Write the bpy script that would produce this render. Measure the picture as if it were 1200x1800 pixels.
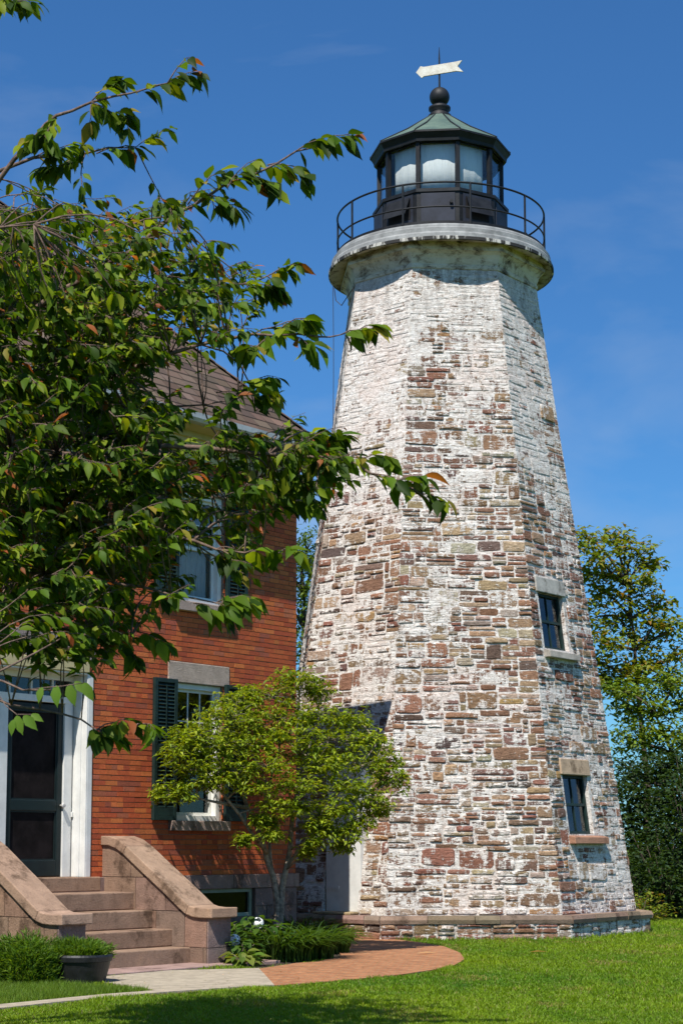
import bpy, math, random
from math import sin, cos, tan, atan, atan2, radians as R, pi, sqrt
from mathutils import Vector as V, Matrix, noise as mn

random.seed(7)
SC = bpy.context.scene
for o in list(bpy.data.objects):
    bpy.data.objects.remove(o)

# ------------------------------------------------------------------ camera
EYE, PITCH, FPX, V0 = 1.4, R(6.9), 3100.0, 1110.0     # measured on the 1200x1800 photograph
cam = bpy.data.cameras.new("camera")
co = bpy.data.objects.new("camera", cam)
SC.collection.objects.link(co)
co.location = (0, 0, EYE)
co.rotation_euler = (R(90) + PITCH, 0, 0)
cam.sensor_width = 36
cam.lens = FPX / 1800 * 36
cam.shift_y = (V0 - 900) / 1800
cam.clip_end = 5000
cam.dof.use_dof = True
cam.dof.focus_distance = 27
cam.dof.aperture_fstop = 9
SC.camera = co

# ------------------------------------------------------------------ sun and sky
SUN_AZ, SUN_EL = R(-18), R(55.5)        # azimuth measured from behind the camera, minus = left
to_sun = V((sin(SUN_AZ) * cos(SUN_EL), -cos(SUN_AZ) * cos(SUN_EL), sin(SUN_EL)))
sl = bpy.data.lights.new("sun", 'SUN')
sl.energy = 5.0
sl.angle = R(0.5)
sl.color = (1, .955, .88)
so = bpy.data.objects.new("sun", sl)
SC.collection.objects.link(so)
so.rotation_euler = to_sun.to_track_quat('Z', 'Y').to_euler()
so.location = (-10, -20, 40)
w = bpy.data.worlds.new("World")
SC.world = w
w.use_nodes = True
nt = w.node_tree
bg = nt.nodes['Background']
sky = nt.nodes.new('ShaderNodeTexSky')
sky.sky_type = 'NISHITA'
sky.sun_disc = False
sky.sun_elevation = SUN_EL
sky.sun_rotation = R(180) + SUN_AZ
sky.air_density = 1.0
sky.dust_density = 0.3
sky.ozone_density = 3.0
tint = nt.nodes.new('ShaderNodeMix')
tint.data_type = 'RGBA'
tint.blend_type = 'MULTIPLY'
tint.inputs[0].default_value = 1
tint.inputs[7].default_value = (.49, 1.0, 1.46, 1)
wtc = nt.nodes.new('ShaderNodeTexCoord')
wmp = nt.nodes.new('ShaderNodeMapping')
wmp.inputs['Scale'].default_value = (2.2, 2.2, 5.5)
wmp.inputs['Rotation'].default_value = (0, .5, .2)
wno = nt.nodes.new('ShaderNodeTexNoise')
wno.inputs['Scale'].default_value = 1.6
wno.inputs['Detail'].default_value = 7
wno.inputs['Roughness'].default_value = .5
wno.inputs['Distortion'].default_value = .6
wrp = nt.nodes.new('ShaderNodeValToRGB')
wrp.color_ramp.elements[0].position = .48
wrp.color_ramp.elements[0].color = (0, 0, 0, 1)
wrp.color_ramp.elements[1].position = .80
wrp.color_ramp.elements[1].color = (.5, .5, .5, 1)
cl = nt.nodes.new('ShaderNodeMix')
cl.data_type = 'RGBA'
cl.inputs[7].default_value = (5.5, 6.5, 8.0, 1)
nt.links.new(wtc.outputs['Generated'], wmp.inputs[0])
nt.links.new(wmp.outputs[0], wno.inputs['Vector'])
nt.links.new(wno.outputs[0], wrp.inputs[0])
nt.links.new(wrp.outputs[0], cl.inputs[0])
nt.links.new(sky.outputs[0], tint.inputs[6])
nt.links.new(tint.outputs[2], cl.inputs[6])
nt.links.new(cl.outputs[2], bg.inputs[0])
bg.inputs[1].default_value = 0.067
SC.view_settings.view_transform = 'Standard'
SC.view_settings.look = 'None'
SC.view_settings.exposure = .38
SC.view_settings.gamma = 1
SC.render.film_transparent = False
try:
    SC.cycles.max_bounces = 8
    SC.cycles.transparent_max_bounces = 12
    SC.cycles.caustics_reflective = False
    SC.cycles.caustics_refractive = False
except Exception:
    pass

# ------------------------------------------------------------------ pixel to world helpers
def ray(u, v):
    cx = (u - 600) / FPX
    cy = (V0 - v) / FPX
    return V((cx, cos(PITCH) - cy * sin(PITCH), sin(PITCH) + cy * cos(PITCH)))
def PY(u, v, y):                       # the point at distance y seen at pixel u, v
    d = ray(u, v)
    return V((0, 0, EYE)) + d * (y / d.y)
def GZ(u, v, z=0.0):                   # the point on the plane at height z
    d = ray(u, v)
    return V((0, 0, EYE)) + d * ((z - EYE) / d.z)
def on_plane(u, v, p0, n):
    d = ray(u, v)
    e = V((0, 0, EYE))
    return e + d * ((p0 - e).dot(n) / d.dot(n))

# ------------------------------------------------------------------ materials
def mat(name, rough=.8, spec=.3):
    m = bpy.data.materials.new(name)
    m.use_nodes = True
    b = m.node_tree.nodes['Principled BSDF']
    b.inputs['Roughness'].default_value = rough
    b.inputs['Specular IOR Level'].default_value = spec
    return m, m.node_tree, b
def N(nt, typ, **kw):
    n = nt.nodes.new(typ)
    for k, v in kw.items():
        if k.startswith('i_'):
            n.inputs[k[2:].replace('_', ' ')].default_value = v
        else:
            setattr(n, k, v)
    return n
def noise_n(nt, scale, detail=5, rough=.6, sc=(1, 1, 1), dist=0.0):
    tc = N(nt, 'ShaderNodeTexCoord')
    mp = N(nt, 'ShaderNodeMapping')
    mp.inputs['Scale'].default_value = sc
    n = N(nt, 'ShaderNodeTexNoise')
    n.inputs['Scale'].default_value = scale
    n.inputs['Detail'].default_value = detail
    n.inputs['Roughness'].default_value = rough
    n.inputs['Distortion'].default_value = dist
    nt.links.new(tc.outputs['Object'], mp.inputs[0])
    nt.links.new(mp.outputs[0], n.inputs['Vector'])
    return n
def ramp(nt, src, stops):
    r = N(nt, 'ShaderNodeValToRGB')
    el = r.color_ramp.elements
    while len(el) < len(stops):
        el.new(.5)
    for e, (p, c) in zip(el, stops):
        e.position = p
        e.color = (*c, 1) if len(c) == 3 else c
    nt.links.new(src, r.inputs[0])
    return r
def mixc(nt, fac, a, b, mode='MIX'):
    m = N(nt, 'ShaderNodeMix', data_type='RGBA', blend_type=mode)
    for i, x in ((0, fac), (6, a), (7, b)):
        if hasattr(x, 'links') or hasattr(x, 'is_linked'):
            nt.links.new(x, m.inputs[i])
        elif i == 0:
            m.inputs[0].default_value = x
        else:
            m.inputs[i].default_value = (*x, 1)
    return m.outputs[2]
def mth(nt, op, a, b=None, clamp=False):
    m = N(nt, 'ShaderNodeMath', operation=op, use_clamp=clamp)
    for i, x in ((0, a), (1, b)):
        if x is None:
            continue
        if hasattr(x, 'is_linked'):
            nt.links.new(x, m.inputs[i])
        else:
            m.inputs[i].default_value = x
    return m.outputs[0]
def bump(nt, b, h, dist=.01, strength=1.0):
    n = N(nt, 'ShaderNodeBump')
    n.inputs['Distance'].default_value = dist
    n.inputs['Strength'].default_value = strength
    nt.links.new(h, n.inputs['Height'])
    nt.links.new(n.outputs[0], b.inputs['Normal'])

def simple(name, col, var=.15, scale=6, rough=.7, bmp=.003, bscale=60, spec=.3, col2=None, sc=(1, 1, 1)):
    m, nt, b = mat(name, rough, spec)
    n = noise_n(nt, scale, 6, .65, sc)
    c2 = col2 or tuple(x * (1 - var * 2) for x in col)
    c1 = tuple(min(1, x * (1 + var)) for x in col)
    r = ramp(nt, n.outputs[0], [(.35, c2), (.62, c1)])
    nt.links.new(r.outputs[0], b.inputs['Base Color'])
    if bmp:
        nb = noise_n(nt, bscale, 5, .7)
        bump(nt, b, nb.outputs[0], bmp)
    return m

def stone_mat():
    """Rubble stone with worn whitewash: stone colour and the amount of paint left come from the stone's attribute."""
    m, nt, b = mat("whitewashed_rubble", .9, .2)
    at = N(nt, 'ShaderNodeAttribute', attribute_name='Col')
    bed = noise_n(nt, 9, 8, .72, (1, 1, 4.5), .6)       # bedding lines of the stone
    fine = noise_n(nt, 45, 6, .7)
    big = noise_n(nt, 1.1, 5, .6)
    drip = noise_n(nt, 6, 6, .65, (2.2, 2.2, .45))
    var = ramp(nt, fine.outputs[0], [(.3, (.62, .6, .6)), (.7, (1.3, 1.3, 1.3))])
    stone = mixc(nt, 1.0, at.outputs['Color'], var.outputs[0], 'MULTIPLY')
    var2 = ramp(nt, bed.outputs[0], [(.35, (.62, .58, .55)), (.6, (1.12, 1.12, 1.12))])
    stone = mixc(nt, 1.0, stone, var2.outputs[0], 'MULTIPLY')
    # paint amount
    s = mth(nt, 'MULTIPLY', mth(nt, 'SUBTRACT', bed.outputs[0], .5), 3.0)
    s = mth(nt, 'ADD', s, mth(nt, 'MULTIPLY', mth(nt, 'SUBTRACT', fine.outputs[0], .5), 1.4))
    s = mth(nt, 'ADD', s, mth(nt, 'MULTIPLY', mth(nt, 'SUBTRACT', big.outputs[0], .5), 1.3))
    s = mth(nt, 'ADD', s, mth(nt, 'MULTIPLY', mth(nt, 'SUBTRACT', drip.outputs[0], .5), 2.2))
    s = mth(nt, 'ADD', s, mth(nt, 'SUBTRACT', at.outputs['Alpha'], .5))
    mid = noise_n(nt, 3.4, 4, .55, (1, 1, 1.4), .8)
    s = mth(nt, 'ADD', s, mth(nt, 'MULTIPLY', mth(nt, 'SUBTRACT', mid.outputs[0], .5), 2.6))
    crk = noise_n(nt, 4.5, 6, .62, (1, 1, 3.6), 1.0)
    crack = ramp(nt, crk.outputs[0], [(.455, (1, 1, 1)), (.478, (.30, .25, .22)), (.488, (1, 1, 1)), (.535, (1, 1, 1)), (.548, (.38, .33, .30)), (.56, (1, 1, 1))])
    mk = ramp(nt, mth(nt, 'ADD', s, .5), [(.40, (0, 0, 0)), (.60, (1, 1, 1))])
    pc = noise_n(nt, 14, 7, .75)
    paint = ramp(nt, pc.outputs[0], [(.28, (.30, .24, .19)), (.40, (.58, .51, .45)), (.50, (.78, .735, .68)), (.8, (.88, .86, .82))])
    pink = mixc(nt, mth(nt, 'MULTIPLY', ramp(nt, big.outputs[0], [(.5, (0, 0, 0)), (.68, (1, 1, 1))]).outputs[0], .35), paint.outputs[0], (.72, .52, .43))
    col = mixc(nt, mk.outputs[0], stone, pink)
    tcz = N(nt, 'ShaderNodeTexCoord'); sz = N(nt, 'ShaderNodeSeparateXYZ'); nt.links.new(tcz.outputs['Object'], sz.inputs[0])
    streak = noise_n(nt, 5.0, 7, .7, (1.6, 1.6, .22))
    high = mth(nt, 'MULTIPLY', mth(nt, 'SUBTRACT', sz.outputs[2], 9.2), .55, True)
    sk = mth(nt, 'MULTIPLY', ramp(nt, streak.outputs[0], [(.46, (0, 0, 0)), (.66, (1, 1, 1))]).outputs[0], high)
    grime = noise_n(nt, 3.0, 8, .78, (1, 1, .6))
    gm = ramp(nt, grime.outputs[0], [(.62, (1, 1, 1)), (.72, (.30, .27, .25))])
    col = mixc(nt, 1.0, col, gm.outputs[0], 'MULTIPLY')
    col = mixc(nt, .75, col, mixc(nt, 1.0, col, crack.outputs[0], 'MULTIPLY'))
    col = mixc(nt, mth(nt, 'MULTIPLY', sk, .75), col, (.16, .13, .11))
    nt.links.new(col, b.inputs['Base Color'])
    h = mth(nt, 'ADD', mth(nt, 'MULTIPLY', bed.outputs[0], 1.0), mth(nt, 'MULTIPLY', fine.outputs[0], .45))
    h = mth(nt, 'ADD', h, mth(nt, 'MULTIPLY', mk.outputs[0], .12))
    h = mth(nt, 'ADD', h, mth(nt, 'MULTIPLY', crack.outputs[0], .15))
    bump(nt, b, h, .030, .85)
    return m

def attr_mat(name, rough=.85, var=.25, scale=30, bd=.004, bscale=90, spec=.25):
    m, nt, b = mat(name, rough, spec)
    at = N(nt, 'ShaderNodeAttribute', attribute_name='Col')
    n = noise_n(nt, scale, 5, .65)
    v = ramp(nt, n.outputs[0], [(.3, (1 - var,) * 3), (.7, (1 + var,) * 3)])
    nt.links.new(mixc(nt, 1.0, at.outputs['Color'], v.outputs[0], 'MULTIPLY'), b.inputs['Base Color'])
    nb = noise_n(nt, bscale, 4, .7)
    bump(nt, b, nb.outputs[0], bd)
    return m

def leaf_mat(name, rough=.45, trans=.4, spec=.4, veins=False):
    m, nt, b = mat(name, rough, spec)
    at = N(nt, 'ShaderNodeAttribute', attribute_name='Col')
    nt.links.new(at.outputs['Color'], b.inputs['Base Color'])
    tr = N(nt, 'ShaderNodeBsdfTranslucent')
    hs = mixc(nt, 1.0, at.outputs['Color'], (1.9, 1.7, .55), 'MULTIPLY')
    nt.links.new(hs, tr.inputs[0])
    mx = N(nt, 'ShaderNodeMixShader')
    mx.inputs[0].default_value = trans
    nt.links.new(b.outputs[0], mx.inputs[1])
    nt.links.new(tr.outputs[0], mx.inputs[2])
    nt.links.new(mx.outputs[0], nt.nodes['Material Output'].inputs[0])
    return m

def glass_mat(name, tint=(1, 1, 1), gl=.16, rough=.02):
    m = bpy.data.materials.new(name)
    m.use_nodes = True
    nt = m.node_tree
    nt.nodes.clear()
    out = N(nt, 'ShaderNodeOutputMaterial')
    t = N(nt, 'ShaderNodeBsdfTransparent')
    t.inputs[0].default_value = (*tint, 1)
    g = N(nt, 'ShaderNodeBsdfGlossy')
    g.inputs['Roughness'].default_value = rough
    fr = N(nt, 'ShaderNodeLayerWeight')
    mx = N(nt, 'ShaderNodeMixShader')
    nt.links.new(mth(nt, 'ADD', mth(nt, 'MULTIPLY', mth(nt, 'POWER', fr.outputs[1], 4.0), .5), gl, True), mx.inputs[0])
    nt.links.new(t.outputs[0], mx.inputs[1])
    nt.links.new(g.outputs[0], mx.inputs[2])
    nt.links.new(mx.outputs[0], out.inputs[0])
    return m

M = {}
M['rubble'] = stone_mat()
M['brick'] = attr_mat("red_brick", .88, .22, 40, .006, 120)
M['mortar'] = simple("brick_mortar", (.23, .16, .12), .2, 20)
def brick_flat(name, c1, c2, mo, bw, bh, ms=.012, rot=0.0, vertical=True):
    m, nt, b = mat(name, .9, .2)
    tc = N(nt, 'ShaderNodeTexCoord')
    sx = N(nt, 'ShaderNodeSeparateXYZ')
    nt.links.new(tc.outputs['Object'], sx.inputs[0])
    cx = N(nt, 'ShaderNodeCombineXYZ')
    if vertical:
        nt.links.new(mth(nt, 'ADD', mth(nt, 'MULTIPLY', sx.outputs[0], -.786), mth(nt, 'MULTIPLY', sx.outputs[1], .618)), cx.inputs[0])
        nt.links.new(sx.outputs[2], cx.inputs[1])
    else:
        mp = N(nt, 'ShaderNodeMapping')
        mp.inputs['Rotation'].default_value = (0, 0, rot)
        nt.links.new(tc.outputs['Object'], mp.inputs[0])
        cx = mp
    br = N(nt, 'ShaderNodeTexBrick')
    br.inputs['Scale'].default_value = 1
    br.inputs['Brick Width'].default_value = bw
    br.inputs['Row Height'].default_value = bh
    br.inputs['Mortar Size'].default_value = ms
    br.inputs['Color1'].default_value = (*c1, 1)
    br.inputs['Color2'].default_value = (*c2, 1)
    br.inputs['Mortar'].default_value = (*mo, 1)
    nt.links.new(cx.outputs[0], br.inputs['Vector'])
    n = noise_n(nt, 12, 6, .7)
    v = ramp(nt, n.outputs[0], [(.3, (.65, .65, .65)), (.7, (1.3, 1.3, 1.3))])
    nt.links.new(mixc(nt, 1.0, br.outputs[0], v.outputs[0], 'MULTIPLY'), b.inputs['Base Color'])
    bump(nt, b, mth(nt, 'ADD', mth(nt, 'MULTIPLY', br.outputs[1], -1.0), mth(nt, 'MULTIPLY', n.outputs[0], .5)), .006)
    return m
M['brick_side'] = brick_flat("red_brick_side", (.36, .10, .04), (.27, .08, .05), (.22, .14, .1), .21, .066, .008)
M['paver'] = brick_flat("path_brick", (.40, .175, .08), (.30, .12, .055), (.27, .20, .12), .21, .105, .008, .4, False)
M['brownstone'] = attr_mat("brownstone", .9, .22, 5, .012, 55)
def add_stains(m):
    nt = m.node_tree
    b = nt.nodes['Principled BSDF']
    src = b.inputs['Base Color'].links[0].from_socket
    n = noise_n(nt, 2.6, 8, .7, (1, 1, .8))
    k = ramp(nt, n.outputs[0], [(.36, (.42, .40, .38)), (.46, (1, 1, 1)), (.62, (1, 1, 1)), (.72, (1.35, 1.3, 1.15))])
    n2 = noise_n(nt, 38, 5, .75)
    k2 = ramp(nt, n2.outputs[0], [(.30, (.75, .73, .7)), (.45, (1, 1, 1)), (.72, (1.12, 1.12, 1.12))])
    nt.links.new(mixc(nt, 1.0, mixc(nt, 1.0, src, k.outputs[0], 'MULTIPLY'), k2.outputs[0], 'MULTIPLY'), b.inputs['Base Color'])
add_stains(M['brownstone'])
M['concrete'] = simple("concrete", (.37, .315, .235), .12, 8, .9, .004, 90)
M['white'] = simple("white_paint", (.72, .71, .67), .05, 5, .5, .001, 40)
M['cream'] = simple("cream_paint", (.50, .42, .22), .06, 5, .6, .001, 40)
M['green'] = simple("dark_green_paint", (.012, .028, .025), .2, 8, .5, .001, 60, .3)
M['black'] = simple("black_iron_paint", (.011, .012, .014), .3, 5, .55, .002, 40, .3)
M['panel'] = simple("blue_black_panel_paint", (.022, .026, .040), .2, 3, .6, .001, 40, .3)
M['copper'] = simple("weathered_copper", (.085, .125, .095), .3, 3, .65, .003, 30, .3, sc=(1, 1, .4), col2=(.06, .10, .085))
M['ledge'] = simple("grey_ledge_paint", (.27, .275, .27), .2, 3, .7, .004, 50)
def weathered_white():
    m, nt, b = mat("peeling_white_paint", .75, .3)
    n = noise_n(nt, 3.2, 9, .75, (1, 1, 1.6), .4)
    r = ramp(nt, n.outputs[0], [(.36, (.05, .04, .03)), (.43, (.27, .21, .15)), (.51, (.57, .50, .39)), (.66, (.67, .62, .52))])
    nt.links.new(r.outputs[0], b.inputs['Base Color'])
    bump(nt, b, n.outputs[0], .01)
    return m
M['oldwhite'] = weathered_white()
def peel_mat():
    m, nt, b = mat("black_peeling_edge", .7, .3)
    n = noise_n(nt, 5, 8, .7, (1, 1, .2), .3)
    r = ramp(nt, n.outputs[0], [(.50, (.03, .028, .026)), (.56, (.55, .53, .48))])
    nt.links.new(r.outputs[0], b.inputs['Base Color'])
    return m
M['peel'] = peel_mat()
def shingle_mat():
    m, nt, b = mat("roof_shingle", .95, .15)
    at = N(nt, 'ShaderNodeAttribute', attribute_name='Col')
    n = noise_n(nt, 120, 4, .8)
    v = ramp(nt, n.outputs[0], [(.3, (.7, .7, .7)), (.7, (1.3, 1.3, 1.3))])
    nt.links.new(mixc(nt, 1.0, at.outputs['Color'], v.outputs[0], 'MULTIPLY'), b.inputs['Base Color'])
    bump(nt, b, n.outputs[0], .003)
    return m
M['shingle'] = shingle_mat()
M['gutter'] = simple("grey_gutter_metal", (.40, .42, .42), .1, 5, .45, .001, 30, .5)
M['pane'] = glass_mat("window_glass", (.85, .88, .88), .055)
M['dimpane'] = glass_mat("dim_glass", (.5, .5, .5), .02)  # grey tint and weak reflection keep the basement pane dim
M['lantern_glass'] = glass_mat("lantern_glass", (.93, .95, .95), .05)
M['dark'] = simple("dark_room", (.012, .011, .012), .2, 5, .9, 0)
M['screen'] = simple("door_screen_mesh", (.012, .009, .009), .3, 4, .8, .001, 200, .1)
M['blind'] = simple("shaded_grey_curtain", (.46, .45, .42), .15, 10, .9, .004, 20, sc=(6, 6, .5))  # curtain colour darkened to carry the shadow of eave and trees
M['curtain'] = simple("white_curtain", (.80, .80, .78), .05, 10, .9, .004, 20, sc=(6, 6, .5))
M['brass'] = simple("worn_metal", (.55, .52, .48), .1, 9, .3, 0, spec=.8)
M['bark'] = simple("cherry_bark", (.16, .105, .08), .3, 25, .8, .004, 80)
M['palebark'] = simple("pale_bark", (.27, .22, .165), .3, 18, .85, .006, 60)
M['darkbark'] = simple("dark_bark", (.08, .06, .045), .3, 10, .9, .01, 30)
M['cherry_leaf'] = leaf_mat("cherry_leaf", .55, .42, .18)
M['leaf'] = leaf_mat("shrub_leaf", .5, .4, .3)
M['farleaf'] = leaf_mat("far_leaf", .55, .35, .3)
M['grass'] = leaf_mat("grass_blade", .5, .35, .25)
M['soil'] = simple("garden_soil", (.06, .045, .03), .4, 20, .95, .02, 40)
M['pot'] = simple("black_tub_plastic", (.012, .012, .013), .3, 10, .5, .002, 30, .5)
M['petal'] = simple("white_petal", (.8, .8, .76), .05, 30, .7, .002, 60)
M['cable'] = simple("black_cable", (.03, .03, .035), .1, 5, .6, 0)
def lawn_mat():
    m, nt, b = mat("lawn_ground", .95, .1)
    n = noise_n(nt, 2.2, 6, .6)
    n2 = noise_n(nt, 60, 4, .8)
    r = ramp(nt, n.outputs[0], [(.35, (.06, .10, .008)), (.65, (.10, .14, .012))])
    v = ramp(nt, n2.outputs[0], [(.3, (.55, .55, .5)), (.7, (1.3, 1.3, 1.3))])
    nt.links.new(mixc(nt, 1.0, r.outputs[0], v.outputs[0], 'MULTIPLY'), b.inputs['Base Color'])
    bump(nt, b, n2.outputs[0], .02)
    return m
M['lawn'] = lawn_mat()
M['stain'] = None

# ------------------------------------------------------------------ mesh building
class MB:
    def __init__(s):
        s.v, s.f, s.c = [], [], []
        s.smooth = False
    def add(s, vs, fs, col=(1, 1, 1, 1)):
        b = len(s.v)
        s.v.extend(vs)
        for f in fs:
            s.f.append([i + b for i in f])
            s.c.append(col)
    def box(s, o, X, Y, Z, col=(1, 1, 1, 1)):
        """box from corner o with edge vectors X, Y, Z"""
        p = [o, o + X, o + X + Y, o + Y, o + Z, o + X + Z, o + X + Y + Z, o + Y + Z]
        if X.cross(Y).dot(Z) > 0:
            fs = [(0, 3, 2, 1), (4, 5, 6, 7), (0, 1, 5, 4), (1, 2, 6, 5), (2, 3, 7, 6), (3, 0, 4, 7)]
        else:
            fs = [(0, 1, 2, 3), (4, 7, 6, 5), (0, 4, 5, 1), (1, 5, 6, 2), (2, 6, 7, 3), (3, 7, 4, 0)]
        s.add(p, fs, col)
    def tube(s, pts, rad, n=6, col=(1, 1, 1, 1), cap=True):
        pts = [V(p) for p in pts]
        if not hasattr(rad, '__len__'):
            rad = [rad] * len(pts)
        vs, fs = [], []
        up = V((0, 0, 1))
        prev = None
        for i, p in enumerate(pts):
            t = (pts[min(i + 1, len(pts) - 1)] - pts[max(i - 1, 0)])
            if t.length < 1e-9:
                t = V((0, 0, 1))
            t.normalize()
            if prev is None:
                a = t.orthogonal().normalized()
            else:
                a = (prev - t * prev.dot(t))
                a = a.normalized() if a.length > 1e-6 else t.orthogonal().normalized()
            prev = a
            b = t.cross(a)
            for k in range(n):
                an = 2 * pi * k / n
                vs.append(p + (a * cos(an) + b * sin(an)) * rad[i])
        for i in range(len(pts) - 1):
            for k in range(n):
                k2 = (k + 1) % n
                fs.append((i * n + k, i * n + k2, (i + 1) * n + k2, (i + 1) * n + k))
        if cap:
            fs.append(tuple(reversed(range(n))))
            fs.append(tuple((len(pts) - 1) * n + k for k in range(n)))
        s.add(vs, fs, col)
    def lathe(s, c, prof, n=64, az=None, col=(1, 1, 1, 1), closed=False):
        """prof = [(r, z)...]; az = list of azimuths (from -Y towards +X) for a polygonal lathe"""
        az = az or [2 * pi * k / n for k in range(n)]
        n = len(az)
        vs = [V((c[0] + r * sin(a), c[1] - r * cos(a), z)) for (r, z) in prof for a in az]
        fs = []
        for i in range(len(prof) - 1):
            for k in range(n):
                k2 = (k + 1) % n
                fs.append((i * n + k, i * n + k2, (i + 1) * n + k2, (i + 1) * n + k))
        if closed:
            fs.append(tuple(reversed(range(n))))
            fs.append(tuple((len(prof) - 1) * n + k for k in range(n)))
        s.add(vs, fs, col)
    def prism(s, poly, off, col=(1, 1, 1, 1)):
        """poly = list of 3D points, extruded by the vector off"""
        n = len(poly)
        vs = [V(p) for p in poly] + [V(p) + off for p in poly]
        fs = [tuple(reversed(range(n))), tuple(range(n, 2 * n))]
        fs += [(i, (i + 1) % n, (i + 1) % n + n, i + n) for i in range(n)]
        s.add(vs, fs, col)
    def build(s, name, material, parent=None, smooth=False, bevel=0, fixn=False):
        me = bpy.data.meshes.new(name)
        off = parent_world(parent) if parent else V((0, 0, 0))
        me.from_pydata([tuple(p - off) for p in s.v], [], s.f)
        if any(c != (1, 1, 1, 1) for c in s.c):
            a = me.attributes.new('Col', 'FLOAT_COLOR', 'FACE')
            buf = []
            for c in s.c:
                buf.extend(c if len(c) == 4 else (*c, 1))
            a.data.foreach_set('color', buf)
        me.materials.append(material)
        if smooth:
            me.polygons.foreach_set('use_smooth', [True] * len(me.polygons))
        me.update()
        if fixn:
            import bmesh
            bm = bmesh.new()
            bm.from_mesh(me)
            bmesh.ops.recalc_face_normals(bm, faces=bm.faces)
            bm.to_mesh(me)
            bm.free()
        o = bpy.data.objects.new(name, me)
        SC.collection.objects.link(o)
        if parent:
            o.parent = parent
        if bevel:
            b = o.modifiers.new('bevel', 'BEVEL')
            b.width = bevel
            b.segments = 2
            b.limit_method = 'ANGLE'
        return o
def parent_world(p):
    v = V((0, 0, 0))
    while p:
        v += p.location
        p = p.parent
    return v
def thing(name, label, cat, loc, group=None):
    o = bpy.data.objects.new(name, None)
    SC.collection.objects.link(o)
    o.location = loc
    o.empty_display_size = .2
    tag(o, label, cat, group)
    return o
def tag(o, label=None, cat=None, group=None, kind=None):
    if label: o['label'] = label
    if cat: o['category'] = cat
    if group: o['group'] = group
    if kind: o['kind'] = kind
    return o
def jit(c, a, r=random):
    k = 1 + r.uniform(-a, a)
    return tuple(max(0, x * k * (1 + r.uniform(-a, a) * .35)) for x in c[:3]) + ((c[3],) if len(c) > 3 else (1,))

# holed surface: rows between cuts, holes = [(s0, s1, z0, z1)], edges(z) -> (left, right), mp(s, z, out) -> point
def holed(mb, z0, z1, holes, edges, mp, depth, col=(1, 1, 1, 1), reveal_mb=None, rcol=None):
    zs = sorted({z0, z1, *[h[2] for h in holes], *[h[3] for h in holes]})
    for a, b in zip(zs[:-1], zs[1:]):
        hs = sorted([h for h in holes if h[2] <= a + 1e-6 and h[3] >= b - 1e-6])
        cuts = [None]
        for h in hs:
            cuts += [h[0], h[1]]
        cuts.append(None)
        for i in range(0, len(cuts) - 1, 2):
            l, r = cuts[i], cuts[i + 1]
            la, lb = (edges(a)[0], edges(b)[0]) if l is None else (l, l)
            ra, rb = (edges(a)[1], edges(b)[1]) if r is None else (r, r)
            mb.add([mp(la, a, 0), mp(ra, a, 0), mp(rb, b, 0), mp(lb, b, 0)], [(0, 1, 2, 3)], col)
    rm = reveal_mb or mb
    for (s0, s1, a, b) in holes:
        q = [(s0, a), (s1, a), (s1, b), (s0, b)]
        for i in range(4):
            p, n = q[i], q[(i + 1) % 4]
            rm.add([mp(p[0], p[1], 0), mp(n[0], n[1], 0), mp(n[0], n[1], -depth), mp(p[0], p[1], -depth)], [(3, 2, 1, 0)], rcol or col)

# ------------------------------------------------------------------ stones
PAL = [((.29, .145, .095), 5), ((.33, .19, .12), 5), ((.37, .25, .155), 5), ((.23, .145, .11), 2.5), ((.46, .33, .21), 2),
       ((.42, .25, .12), .9), ((.14, .10, .08), .7), ((.38, .30, .23), 2), ((.50, .41, .30), 1.6)]
def pick(pal):
    t = random.uniform(0, sum(w for _, w in pal))
    for c, w in pal:
        t -= w
        if t <= 0:
            return c
    return pal[0][0]
def stone(mb, x0, x1, y0, y1, mp, relief, col, wob=.3):
    cx, cy = (x0 + x1) / 2, (y0 + y1) / 2
    a, b = (x1 - x0) / 2, (y1 - y0) / 2
    if a < .01 or b < .008:
        return
    n = 12
    ex = random.uniform(.14, .42)
    r1 = []
    for k in range(n):
        t = 2 * pi * k / n + .26 + random.uniform(-.1, .1)
        c, s_ = cos(t), sin(t)
        q = random.uniform(1 - wob * .35, 1.02)
        r1.append((cx + a * math.copysign(abs(c) ** ex, c) * q, cy + b * math.copysign(abs(s_) ** ex, s_) * random.uniform(1 - wob * .8, 1.06)))
    iw = min(.018, b * .4)
    ka, kb = 1 - iw / a, 1 - iw / b
    vs = [mp(x, y, -.004) for x, y in r1]
    vs += [mp(cx + (x - cx) * (1 - .3 * iw / a), cy + (y - cy) * (1 - .3 * iw / b), relief * .6) for x, y in r1]
    vs += [mp(cx + (x - cx) * ka, cy + (y - cy) * kb, relief * random.uniform(.85, 1.1)) for x, y in r1]
    ox, oy = random.uniform(-.3, .3) * a, random.uniform(-.3, .3) * b
    vs.append(mp(cx + ox, cy + oy, relief * random.uniform(.95, 1.5)))
    fs = []
    for r in range(2):
        for k in range(n):
            k2 = (k + 1) % n
            fs.append((r * n + k, r * n + k2, (r + 1) * n + k2, (r + 1) * n + k))
    for k in range(n):
        fs.append((2 * n + k, 2 * n + (k + 1) % n, 3 * n))
    mb.add(vs, fs, col)
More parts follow.
